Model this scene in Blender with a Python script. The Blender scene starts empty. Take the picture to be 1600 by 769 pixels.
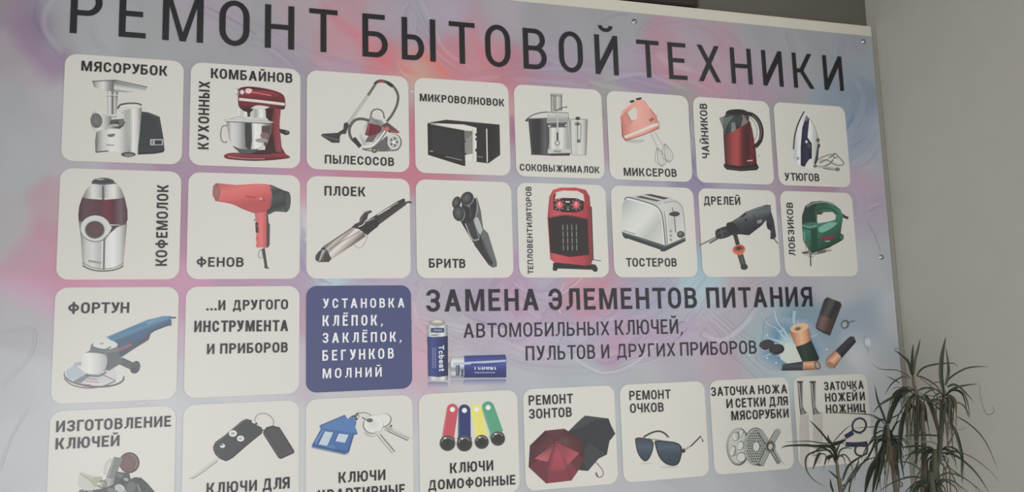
import bpy, bmesh, math, random
from mathutils import Vector, Matrix
from mathutils.geometry import tessellate_polygon
random.seed(7)

# ------------------------------------------------------------------ camera, light, exposure
S = 0.22                                   # one tile of the sign is 22 cm wide
FOC = 1233.5                               # focal length in pixels of the 1600 x 769 frame
ra, rb, rc = -0.1219, -0.2914, -0.0288
TV = Vector((-4.0506, -1.7465, 7.1616))
def rotm():
    Rz = Matrix(((math.cos(rc), -math.sin(rc), 0), (math.sin(rc), math.cos(rc), 0), (0, 0, 1)))
    Rx = Matrix(((1, 0, 0), (0, math.cos(ra), -math.sin(ra)), (0, math.sin(ra), math.cos(ra))))
    Ry = Matrix(((math.cos(rb), 0, math.sin(rb)), (0, 1, 0), (-math.sin(rb), 0, math.cos(rb))))
    return Rz @ Rx @ Ry
RM = rotm()                                # sign frame (u right, v down, w into wall) -> camera frame
CU = -(RM.transposed() @ TV)               # camera in sign units
Z0 = 1.6 - (-CU.y) * S
def W(u, v, w=0.0):                        # sign units -> world (x right, y into wall, z up)
    return Vector((u * S, w * S, Z0 - v * S))
sc = bpy.context.scene
col = bpy.context.collection
cam_d = bpy.data.cameras.new('camera'); cam = bpy.data.objects.new('camera', cam_d); col.objects.link(cam)
cam_d.sensor_width = 36; cam_d.lens = FOC / 1600 * 36; cam_d.clip_start = 0.02
def wdir(c):                               # camera-frame direction -> world
    d = RM.transposed() @ Vector(c); return Vector((d.x, d.z, -d.y))
rx_, ry_, rz_ = wdir((1, 0, 0)), wdir((0, -1, 0)), wdir((0, 0, -1))
M4 = Matrix((rx_, ry_, rz_)).transposed().to_4x4(); M4.translation = W(CU.x, CU.y, CU.z)
cam.matrix_world = M4
sc.camera = cam
CAMW = W(CU.x, CU.y, CU.z)
sc.view_settings.view_transform = 'Standard'; sc.view_settings.look = 'None'
sc.view_settings.exposure = 0.0; sc.view_settings.gamma = 1; sc.view_settings.use_curve_mapping = False
wd = bpy.data.worlds.new('world'); sc.world = wd; wd.use_nodes = True
wd.node_tree.nodes['Background'].inputs[0].default_value = (1.0, 0.985, 0.96, 1)
wd.node_tree.nodes['Background'].inputs[1].default_value = 1.17
def area(name, loc, target, sx, sy, power, color):
    l = bpy.data.lights.new(name, 'AREA'); l.shape = 'RECTANGLE'; l.size = sx; l.size_y = sy
    l.energy = power; l.color = color
    o = bpy.data.objects.new(name, l); col.objects.link(o); o.location = loc
    o.rotation_euler = (Vector(target) - Vector(loc)).to_track_quat('-Z', 'Y').to_euler()
    return o
area('window_daylight', (-0.85, -3.6, 1.05), (-0.2, 0, 1.45), 1.3, 1.2, 44, (0.93, 0.97, 1.0))

# ------------------------------------------------------------------ helpers
G = 0.84
def lin(c):
    r = []
    for k in c[:3]:
        k = max(0, k) / 255
        r.append((k / 12.92 if k <= .04045 else ((k + .055) / 1.055) ** 2.4))
    return r
def ink(c, sat=.8):
    r = lin(c); y = .3 * r[0] + .6 * r[1] + .1 * r[2]
    return tuple(min(.92, (y + (k - y) * sat) / G) for k in r) + (1.0,)
def mat(name, c=None, rough=.6, attr=False, bump=0, bscale=60, vary=0, spec=.5, metal=0, coat=0):
    m = bpy.data.materials.new(name); m.use_nodes = True; nt = m.node_tree
    b = nt.nodes['Principled BSDF']; b.inputs['Roughness'].default_value = rough
    b.inputs['Metallic'].default_value = metal; b.inputs['Specular IOR Level'].default_value = spec
    if coat: b.inputs['Coat Weight'].default_value = coat; b.inputs['Coat Roughness'].default_value = .32
    if attr:
        a = nt.nodes.new('ShaderNodeAttribute'); a.attribute_name = 'Col'; src = a.outputs['Color']
    else:
        a = nt.nodes.new('ShaderNodeRGB'); a.outputs[0].default_value = c; src = a.outputs[0]
    if vary:
        tc = nt.nodes.new('ShaderNodeTexCoord'); n = nt.nodes.new('ShaderNodeTexNoise'); n.inputs['Scale'].default_value = bscale / 6
        n.inputs['Detail'].default_value = 4
        nt.links.new(tc.outputs['Object'], n.inputs['Vector'])
        mr = nt.nodes.new('ShaderNodeMapRange'); mr.inputs[3].default_value = 1 - vary; mr.inputs[4].default_value = 1 + vary
        nt.links.new(n.outputs[0], mr.inputs[0])
        mx = nt.nodes.new('ShaderNodeVectorMath'); mx.operation = 'SCALE'
        nt.links.new(src, mx.inputs[0]); nt.links.new(mr.outputs[0], mx.inputs['Scale']); src = mx.outputs[0]
    nt.links.new(src, b.inputs['Base Color'])
    if bump:
        tc = nt.nodes.new('ShaderNodeTexCoord'); n = nt.nodes.new('ShaderNodeTexNoise'); n.inputs['Scale'].default_value = bscale
        n.inputs['Detail'].default_value = 6
        bp = nt.nodes.new('ShaderNodeBump'); bp.inputs['Strength'].default_value = bump; bp.inputs['Distance'].default_value = .002
        nt.links.new(tc.outputs['Object'], n.inputs['Vector']); nt.links.new(n.outputs[0], bp.inputs['Height'])
        nt.links.new(bp.outputs[0], b.inputs['Normal'])
    return m
PRINT = mat('printed_vinyl', attr=True, rough=.36, spec=.5)
CREAM = mat('unprinted_edge', ink((198, 194, 178)), rough=.5, vary=.05)
STEEL = mat('screw_steel', (.55, .55, .55, 1), rough=.25, metal=1)
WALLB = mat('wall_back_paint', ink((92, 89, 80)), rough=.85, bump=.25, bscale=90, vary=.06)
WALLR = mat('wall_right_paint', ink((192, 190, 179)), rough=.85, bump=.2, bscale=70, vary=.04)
BROWN = mat('dark_brown_wood', ink((44, 30, 26)), rough=.5, bump=.2, bscale=40, vary=.2)
TRIM = mat('corner_trim', ink((182, 178, 164)), rough=.6)
FLOOR = mat('floor_tiles', (.32, .29, .26, 1), rough=.4, vary=.1)
CEIL = mat('ceiling_paint', (.35, .34, .32, 1), rough=.9, bump=.1)
LEAF = mat('leaf', attr=True, rough=.5, vary=.25, bscale=120)
CANE = mat('cane_bark', ink((98, 88, 72)), rough=.85, bump=.8, bscale=160, vary=.3)
CANEG = mat('green_cane', ink((62, 64, 46)), rough=.8, bump=.8, bscale=160, vary=.3)
POT = mat('terracotta_pot', (.33, .13, .07, 1), rough=.8, bump=.3, bscale=60, vary=.15)
SOIL = mat('soil', (.03, .02, .015, 1), rough=1, bump=1, bscale=120, vary=.4)

def link(name, me, m, parent=None):
    o = bpy.data.objects.new(name, me); col.objects.link(o)
    if m: me.materials.append(m)
    if parent: o.parent = parent
    return o
def empty(name, loc, label, cat, group=None):
    o = bpy.data.objects.new(name, None); col.objects.link(o); o.location = loc; o.empty_display_size = .05
    o['label'] = label; o['category'] = cat
    if group: o['group'] = group
    return o
def box(name, a, b, m, parent=None, bev=0):
    bm = bmesh.new(); bmesh.ops.create_cube(bm, size=1)
    for v in bm.verts:
        v.co = Vector([(a[i] + b[i]) / 2 + v.co[i] * (b[i] - a[i]) for i in range(3)])
    if bev: bmesh.ops.bevel(bm, geom=bm.edges[:], offset=bev, segments=2, affect='EDGES')
    me = bpy.data.meshes.new(name); bm.to_mesh(me); bm.free()
    return link(name, me, m, parent)

# photograph pixel -> point of the sign plane (used only to draw the flat print of the sign)
def uv(x, y):
    d = RM.transposed() @ Vector(((x - 800) / FOC, (y - 384.5) / FOC, 1))
    t = -CU.z / d.z
    return (CU.x + d.x * t, CU.y + d.y * t)

def cr(pts, n=5, closed=False):            # Catmull-Rom smoothing
    P = [Vector(p) for p in pts]; N = len(P); out = []
    rng = range(N) if closed else range(N - 1)
    for i in rng:
        if closed: a, b, c, d = P[(i - 1) % N], P[i], P[(i + 1) % N], P[(i + 2) % N]
        else: a, b, c, d = P[max(i - 1, 0)], P[i], P[i + 1], P[min(i + 2, N - 1)]
        for k in range(n):
            t = k / n
            out.append(.5 * ((2 * b) + (c - a) * t + (2 * a - 5 * b + 4 * c - d) * t * t + (3 * b - a - 3 * c + d) * t ** 3))
    if not closed: out.append(P[-1])
    return [tuple(p) for p in out]
def mixc(a, b, t): return tuple(a[i] + (b[i] - a[i]) * t for i in range(3))
def stops(st, t):
    if t <= st[0][0]: return st[0][1]
    for (a, ca), (b, cb) in zip(st, st[1:]):
        if t <= b: return mixc(ca, cb, (t - a) / max(b - a, 1e-9))
    return st[-1][1]
def g(n): return (n, n, n - 3)

LAY = 9e-6                                  # each ink layer lies a hair above the one before
class Ink:
    """flat print collected as one mesh of coloured faces on the sign plane"""
    def __init__(s, o=(0, 0), k=4.005, base=.0006):
        s.o = o; s.k = k; s.v = []; s.f = []; s.c = []; s.z = base
    def up(s): s.z += LAY
    def m(s, p): return uv(s.o[0] + p[0] / s.k, s.o[1] + p[1] / s.k)
    def raw(s, uvs, cols):
        i = len(s.v)
        for a in uvs: s.v.append((a[0] * S, -s.z, Z0 - a[1] * S))
        s.f.append(tuple(range(i, i + len(uvs)))); s.c.extend(ink(c) for c in cols)
    def poly(s, pts, c, sm=False, g_=None):
        """c colour, or g_=(p0,p1,[(t,colour)...]) a printed linear blend"""
        s.up()
        if sm: pts = cr(pts, 5, True)
        pts = [(p[0], p[1]) for p in pts]
        tris = tessellate_polygon([[Vector((p[0], p[1], 0)) for p in pts]])
        for t in tris:
            T = [pts[i] for i in t]
            if not g_: s.raw([s.m(p) for p in T], [c] * 3); continue
            p0, p1, st = g_; dx, dy = p1[0] - p0[0], p1[1] - p0[1]; L = dx * dx + dy * dy
            tt = lambda p: ((p[0] - p0[0]) * dx + (p[1] - p0[1]) * dy) / L
            edges = [-1e9] + [a for a, _ in st] + [1e9]
            for lo, hi in zip(edges, edges[1:]):
                q = T
                for lim, sgn in ((lo, 1), (hi, -1)):
                    r = []
                    for i in range(len(q)):
                        a, b = q[i], q[(i + 1) % len(q)]; ta, tb = (tt(a) - lim) * sgn, (tt(b) - lim) * sgn
                        if ta >= 0: r.append(a)
                        if (ta > 0) != (tb > 0) and abs(ta - tb) > 1e-12:
                            h = ta / (ta - tb); r.append((a[0] + (b[0] - a[0]) * h, a[1] + (b[1] - a[1]) * h))
                    q = r
                    if len(q) < 3: break
                if len(q) >= 3: s.raw([s.m(p) for p in q], [stops(st, tt(p)) for p in q])
    def blend(s, pts, p0, p1, cols, sm=False):
        n = len(cols) - 1
        s.poly(pts, None, sm, (p0, p1, [(i / n, cols[i]) for i in range(n + 1)]))
    def ell(s, cx, cy, rx, ry, c, rot=0, c2=None, n=24):
        s.up(); r = math.radians(rot); P = []
        for i in range(n):
            a = 2 * math.pi * i / n; x, y = rx * math.cos(a), ry * math.sin(a)
            P.append((cx + x * math.cos(r) - y * math.sin(r), cy + x * math.sin(r) + y * math.cos(r)))
        for i in range(n):
            s.raw([s.m((cx, cy)), s.m(P[i]), s.m(P[(i + 1) % n])], [c2 or c, c, c])
    def ring(s, cx, cy, rx, ry, w, c, rot=0, n=26, a0=0, a1=360):
        r = math.radians(rot); P = []
        full = a1 - a0 >= 360; m_ = n if full else n + 1
        for i in range(m_):
            a = math.radians(a0 + (a1 - a0) * i / n); x, y = rx * math.cos(a), ry * math.sin(a)
            P.append((cx + x * math.cos(r) - y * math.sin(r), cy + x * math.sin(r) + y * math.cos(r)))
        s.line(P, w, c, closed=full, sm=False)
    def line(s, pts, w, c, closed=False, sm=True, w2=None, c2=None, cend=None):
        """ribbon; w2 end width; c2 colour along the middle"""
        s.up()
        if sm and len(pts) > 2: pts = cr(pts, 5, closed)
        N = len(pts); L = []; R = []; C_ = []
        for i in range(N):
            a = pts[(i - 1) % N] if (closed or i) else pts[0]; b = pts[(i + 1) % N] if (closed or i < N - 1) else pts[-1]
            dx, dy = b[0] - a[0], b[1] - a[1]; d = math.hypot(dx, dy) or 1
            ww = (w + ((w2 if w2 is not None else w) - w) * i / max(N - 1, 1)) / 2
            nx, ny = -dy / d * ww, dx / d * ww; x, y = pts[i][0], pts[i][1]
            L.append((x + nx, y + ny)); R.append((x - nx, y - ny)); C_.append((x, y))
        for i in range(N if closed else N - 1):
            j = (i + 1) % N
            ca = mixc(c, cend, i / N) if cend else c; cb = mixc(c, cend, j / N) if cend else c
            if c2:
                s.raw([s.m(p) for p in (L[i], L[j], C_[j], C_[i])], [ca, cb, c2, c2])
                s.raw([s.m(p) for p in (C_[i], C_[j], R[j], R[i])], [c2, c2, cb, ca])
            else: s.raw([s.m(p) for p in (L[i], L[j], R[j], R[i])], [ca, cb, cb, ca])
    def rect(s, x0, y0, x1, y1, c): s.poly([(x0, y0), (x1, y0), (x1, y1), (x0, y1)], c)
    def build(s, name, parent, label=None):
        me = bpy.data.meshes.new(name); me.from_pydata(s.v, [], s.f)
        at = me.color_attributes.new('Col', 'FLOAT_COLOR', 'CORNER')
        flat = []
        idx = 0
        # corners follow the faces in order
        for f in s.f:
            for i in f: flat.extend(s.c[i])
        at.data.foreach_set('color', flat)
        # face the print into the room
        bm = bmesh.new(); bm.from_mesh(me)
        for f in bm.faces:
            if f.normal.y > 0: f.normal_flip()
        bm.to_mesh(me); bm.free()
        o = link(name, me, PRINT, parent)
        if label: o['label'] = label
        return o

# ------------------------------------------------------------------ lettering: a condensed grotesque drawn here
def q4(cx, cy, rx, ry, a0, a1, n=6):
    return [(cx + rx * math.cos(math.radians(a0 + (a1 - a0) * i / n)), cy + ry * math.sin(math.radians(a0 + (a1 - a0) * i / n))) for i in range(n + 1)]
def strip(o, i, closed=False):
    n = len(o); return [[o[k], o[(k + 1) % n], i[(k + 1) % n], i[k]] for k in range(n if closed else n - 1)]
def RR(x0, y0, x1, y1): return [[(x0, y0), (x1, y0), (x1, y1), (x0, y1)]]
def DD(xb, xt, y0, y1, w): return [[(xb, y0), (xb + w, y0), (xt + w, y1), (xt, y1)]]
def OO(x0, x1, y0, y1, w, h, ry=.36):
    ry = min(ry, (y1 - y0) / 2); rx = (x1 - x0) / 2; cx = x0 + rx
    f = lambda a, b: q4(cx, y1 - ry, a, b, 0, 180, 10) + q4(cx, y0 + ry, a, b, 180, 360, 10)
    return strip(f(rx, ry), f(max(rx - w, .02), max(ry - h, .02)), True)
def CC(x1, w, h, mirror=False):
    ry = .36; rx = x1 / 2
    def f(a, b, e):
        return [(rx + a, .665)] + q4(rx, 1 - ry, a, b, 0, 180, 10) + q4(rx, ry, a, b, 180, 360, 10) + [(rx + a, .335)]
    P = strip(f(rx, ry, 0), f(rx - w, ry - h, 0))
    if mirror: P = [[(x1 - p[0], p[1]) for p in q] for q in P]
    return P
def BW(x0, x1, y0, y1, w, h):
    ry = (y1 - y0) / 2; rx = min((x1 - x0) * .62, .36)
    f = lambda X, Y0, Y1, a, b: [(x0, Y1)] + q4(x1 - rx, Y1 - b, a, b, 90, 0, 7) + q4(x1 - rx, Y0 + b, a, b, 0, -90, 7) + [(x0, Y0)]
    return strip(f(0, y0, y1, rx, ry), f(0, y0 + h, y1 - h, max(rx - w, .03), max(ry - h, .02)))
def glyph(ch, w, h):
    """polygons of one capital, height 1, stem width w, bar height h -> (polys, advance body)"""
    d = w * 1.12
    if ch == 'А': W_ = .68; return DD(0, W_ / 2 - d / 2, 0, 1, d) + DD(W_ - d, W_ / 2 - d / 2, 0, 1, d) + RR(.15, .24, W_ - .15, .24 + h), W_
    if ch == 'Б': return RR(0, 0, w, 1) + RR(w, 1 - h, .49, 1) + BW(w, .55, 0, .60, w, h), .55
    if ch == 'В': return RR(0, 0, w, 1) + BW(w, .54, .46, 1, w, h) + BW(w, .57, 0, .46 + h, w, h), .57
    if ch == 'Г': return RR(0, 0, w, 1) + RR(w, 1 - h, .47, 1), .47
    if ch == 'Д':
        return [[(.10, 0), (.10 + w * .4, h), (.17 + w, 1), (.17, 1), (.12, .45)]] + RR(0, -.17, w * .85, h) + RR(.68 - w * .85, -.17, .68, h) + RR(w * .85, 0, .68 - w * .85, h) + RR(.60 - w, h, .60, 1) + RR(.17, 1 - h, .60 - w, 1), .68
    if ch in 'ЕЁ':
        P = RR(0, 0, w, 1) + RR(w, 1 - h, .49, 1) + RR(w, 0, .50, h) + RR(w, .5 - h / 2 + .02, .44, .5 + h / 2 + .02)
        if ch == 'Ё': P = P + RR(.07, 1.1, .07 + w, 1.1 + h) + RR(.31, 1.1, .31 + w, 1.1 + h)
        return P, .50
    if ch == 'Ж':
        W_ = .90; c = W_ / 2
        return RR(c - w / 2, 0, c + w / 2, 1) + DD(0, c - w * .9, 0, .52, d) + DD(.02, c - w * .9, 1, .5, d) + DD(W_ - d, c - .1 * w, 0, .52, d) + DD(W_ - d - .02, c - .1 * w, 1, .5, d), W_
    if ch in 'ЗЭ':
        if ch == 'Э': return CC(.57, w, h, True) + RR(.17, .5 - h / 2, .57 - w, .5 + h / 2), .57
        x1 = .55; rx = x1 / 2
        fu = lambda a, b: [(rx - a, .735)] + q4(rx, 1 - .27, a, b, 180, 0, 12) + q4(rx + .02, 1 - .27, a - .02, .73 - .5 + h / 2 - (.27 - b), 0, -90, 6) + [(rx - .09, .5 - h / 2 + (.27 - b))]
        up = strip(fu(rx, .27), fu(rx - w, .27 - h))
        fl = lambda a, b: [(rx - a, .265)] + q4(rx, .28, a, b, 180, 360, 12) + q4(rx + .0, .28, a, .5 + h / 2 - .28 - (.28 - b), 0, 90, 6) + [(rx - .09, .5 + h / 2 - (.28 - b))]
        return up + strip(fl(rx, .28), fl(rx - w, .28 - h)), x1
    if ch in 'ИЙ':
        P = RR(0, 0, w, 1) + RR(.60 - w, 0, .60, 1) + [[(w * .9, 0), (w * .9, .0 + .30), (.60 - w * .9, 1), (.60 - w * .9, .70)]]
        if ch == 'Й':
            P = P + strip(q4(.30, 1.24, .19, .16, 180, 360, 10), q4(.30, 1.24, .19 - w * .8, .16 - h * .8, 180, 360, 10))
        return P, .60
    if ch == 'К': return RR(0, 0, w, 1) + RR(w, .5 - h / 2, w + .09, .5 + h / 2) + DD(w + .04, .60 - d, .46, 1, d) + DD(.62 - d, w + .04, 0, .54, d), .62
    if ch == 'Л':
        return RR(.60 - w, 0, .60, 1) + RR(.15, 1 - h, .60 - w, 1) + [[(.15, 1), (.15 + w, 1), (.14 + w, .4), (.12 + w * .9, .18), (.15, .1), (.13, .42)], [(.14 + w * .6, .2), (.12 + w * .9, .18), (.08, 0), (0, 0), (0, h), (.08, h * 1.1)]], .60
    if ch == 'М': W_ = .78; return RR(0, 0, w, 1) + RR(W_ - w, 0, W_, 1) + [[(w * .5, 1), (w * 1.3, 1), (W_ / 2 + w * .45, 0), (W_ / 2 - w * .45, 0)], [(W_ - w * .5, 1), (W_ - w * 1.3, 1), (W_ / 2 - w * .45, 0), (W_ / 2 + w * .45, 0)]], W_
    if ch == 'Н': return RR(0, 0, w, 1) + RR(.60 - w, 0, .60, 1) + RR(w, .5 - h / 2, .60 - w, .5 + h / 2), .60
    if ch == 'О': return OO(0, .60, -.015, 1.015, w, h), .60
    if ch == 'П': return RR(0, 0, w, 1) + RR(.60 - w, 0, .60, 1) + RR(w, 1 - h, .60 - w, 1), .60
    if ch == 'Р': return RR(0, 0, w, 1) + BW(w, .57, .39, 1, w, h), .57
    if ch == 'С': return CC(.58, w, h), .58
    if ch == 'Т': return RR(0, 1 - h, .60, 1) + RR(.30 - w / 2, 0, .30 + w / 2, 1 - h), .60
    if ch == 'У': return DD(.30 - w * .3, .60 - d, .26, 1, d) + DD(.31 - w * .4, 0, .30, 1, d) + [[(.30 - w * .3, .26), (.30 - w * .3 + d, .26), (.29, .08), (.18, 0), (.06, 0), (.06, h), (.17, h * 1.15)]], .60
    if ch == 'Ф': return RR(.36 - w / 2, -.05, .36 + w / 2, 1.05) + OO(0, .72, .17, .85, w, h, .32), .72
    if ch == 'Х': return DD(0, .62 - d, 0, 1, d) + DD(.62 - d, 0, 0, 1, d), .62
    if ch == 'Ц': return RR(0, 0, w, 1) + RR(.58 - w, 0, .58, 1) + RR(w, 0, .58 - w, h) + RR(.58, -.17, .66, h) + RR(.66 - w * .9, -.17, .58, 0), .66
    if ch == 'Ч': return RR(.54 - w, 0, .54, 1) + strip([(0, 1), (0, .62)] + q4(.22, .58, .22, .22, 180, 270, 6) + [(.54 - w, .36)], [(w, 1), (w, .64)] + q4(.22, .60, .22 - w, .24 - h, 180, 270, 6) + [(.54 - w, .36 + h)]), .54
    if ch == 'Ь': return RR(0, 0, w, 1) + BW(w, .55, 0, .60, w, h), .55
    if ch == 'Ы': return RR(0, 0, w, 1) + BW(w, .50, 0, .60, w, h) + RR(.76 - w, 0, .76, 1), .76
    if ch == 'Ю': return RR(0, 0, w, 1) + RR(w, .5 - h / 2, .30, .5 + h / 2) + OO(.27, .86, -.015, 1.015, w, h), .86
    if ch == 'Я':
        P = RR(0, 0, w, 1) + BW(w, .57, .39, 1, w, h); P = [[(.57 - p[0], p[1]) for p in q] for q in P]
        return P + DD(-.01, .17, 0, .42, d), .57
    if ch == '.': return RR(0, 0, w * 1.1, h * 1.2), w * 1.1
    if ch == ',': return [[(.03, h), (.03 + w, h), (.03 + w * .9, 0), (.02, -.17), (-.03, -.12), (.03 + w * .2, 0)]], .03 + w
    # a few lower-case latin letters printed on the battery (x-height .72)
    if ch == 'T': return RR(0, 1 - h, .62, 1) + RR(.31 - w / 2, 0, .31 + w / 2, 1 - h), .62
    if ch == 'c': return [[(a * .8, b * .72) for a, b in q] for q in CC(.58, w * 1.2, h * 1.25)], .47
    if ch == 'b': return RR(0, 0, w, 1) + OO(0, .50, 0, .72, w, h), .50
    if ch == 'e': return [[(a * .85, (1 - b) * .72) for a, b in q] for q in CC(.58, w * 1.15, h * 1.25)] + RR(w, .30, .49, .30 + h * .8) + RR(.49 - w, .3, .49, .5), .49
    if ch == 's': return RR(.02, .72 - h, .44, .72) + RR(0, .36 - h / 2, .44, .36 + h / 2) + RR(0, 0, .42, h) + RR(0, .36, w, .72) + RR(.44 - w, 0, .44, .36), .44
    if ch == 't': return RR(.1, 0, .1 + w, .95) + RR(0, .72 - h, .36, .72) + RR(.1, 0, .36, h), .36
    return [], .28
TIGHT = {('Р','Т'), ('Т','О'), ('О','Т'), ('Г','О'), ('Т','А'), ('А','Т'), ('Т','Е'), ('К','О'), ('Т','Р'), ('Р','У'), ('У','Б'), ('Л','Я'), ('Т','Ю'), ('Т','У'), ('У','Н'), ('Т','В')}
def text(I, s_, a, b, t, w=.185, tr=.15, c=(36, 31, 36)):
    """lettering from baseline start a to baseline end b, cap top at t (crop coordinates)"""
    A, B, T = Vector(I.m(a)), Vector(I.m(b)), Vector(I.m(t))
    e1 = B - A; L = e1.length; e1 = e1 / L; e2 = Vector((e1.y, -e1.x)); cap = abs((T - A).dot(e2))
    if (T - A).dot(e2) < 0: e2 = -e2
    def lay(wx):
        x = 0; out = []
        for i, ch in enumerate(s_):
            P, wd_ = glyph(ch, wx, w * .9); out.append((x, P))
            x += wd_
            if i < len(s_) - 1: x += tr - (.07 if (ch, s_[i + 1]) in TIGHT else 0)
        return out, x
    _, n1 = lay(w); sx = L / (n1 * cap); gl, n2 = lay(w / sx); sx = L / (n2 * cap)
    z0 = I.z; zm = z0
    for x, P in gl:
        I.z = z0
        for q in P:
            I.up()
            pts = [A + e1 * ((x + p[0]) * sx * cap) + e2 * (p[1] * cap) for p in q]
            for tri in tessellate_polygon([[Vector((p[0], p[1], 0)) for p in pts]]) if len(pts) > 4 else [range(len(pts))]:
                I.raw([pts[i] for i in tri], [c] * len(tri))
        zm = max(zm, I.z)
    I.z = zm

# ------------------------------------------------------------------ setting
UR = 8.93; UT = -1.068; UL = -2.9; VB = 5.35
XR = (UR + .06) * S
def struct(o): o['kind'] = 'structure'; return o
BT = .028                                   # board thickness
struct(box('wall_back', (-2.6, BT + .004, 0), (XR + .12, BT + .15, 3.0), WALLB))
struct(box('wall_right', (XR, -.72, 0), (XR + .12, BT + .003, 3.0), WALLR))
struct(box('added_wall_left', (-.80, -1.9, 0), (-.68, BT + .003, 3.0), WALLB))  # unseen wall, added to cut the light on the sign's left
struct(box('floor', (-2.6, -3.2, -.1), (XR + .12, BT + .15, -.001), FLOOR))
struct(box('ceiling', (-2.6, -2.6, 3.001), (XR + .12, BT + .15, 3.1), CEIL))
struct(box('trim_1', (XR - .002, -.006, .001), (XR - .0005, -.001, W(0, UT).z - .002), TRIM, bev=.001))

# dark brown panel end above the sign
pu = uv(1091, 0)[0] * S
bp = box('door_lintel', (-.6, BT - .03, W(0, UT).z + .003), (pu, BT + .003, 2.9), BROWN, bev=.003)
bp['label'] = 'dark brown wooden panel on the wall above the sign, only its lower edge showing'; bp['category'] = 'panel'
bp.name = 'wood_panel'

# ------------------------------------------------------------------ the sign
sign = empty('signboard', (0, 0, 0), 'large printed repair-service signboard in Russian with rows of white picture tiles, screwed to the wall', 'sign')
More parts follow.
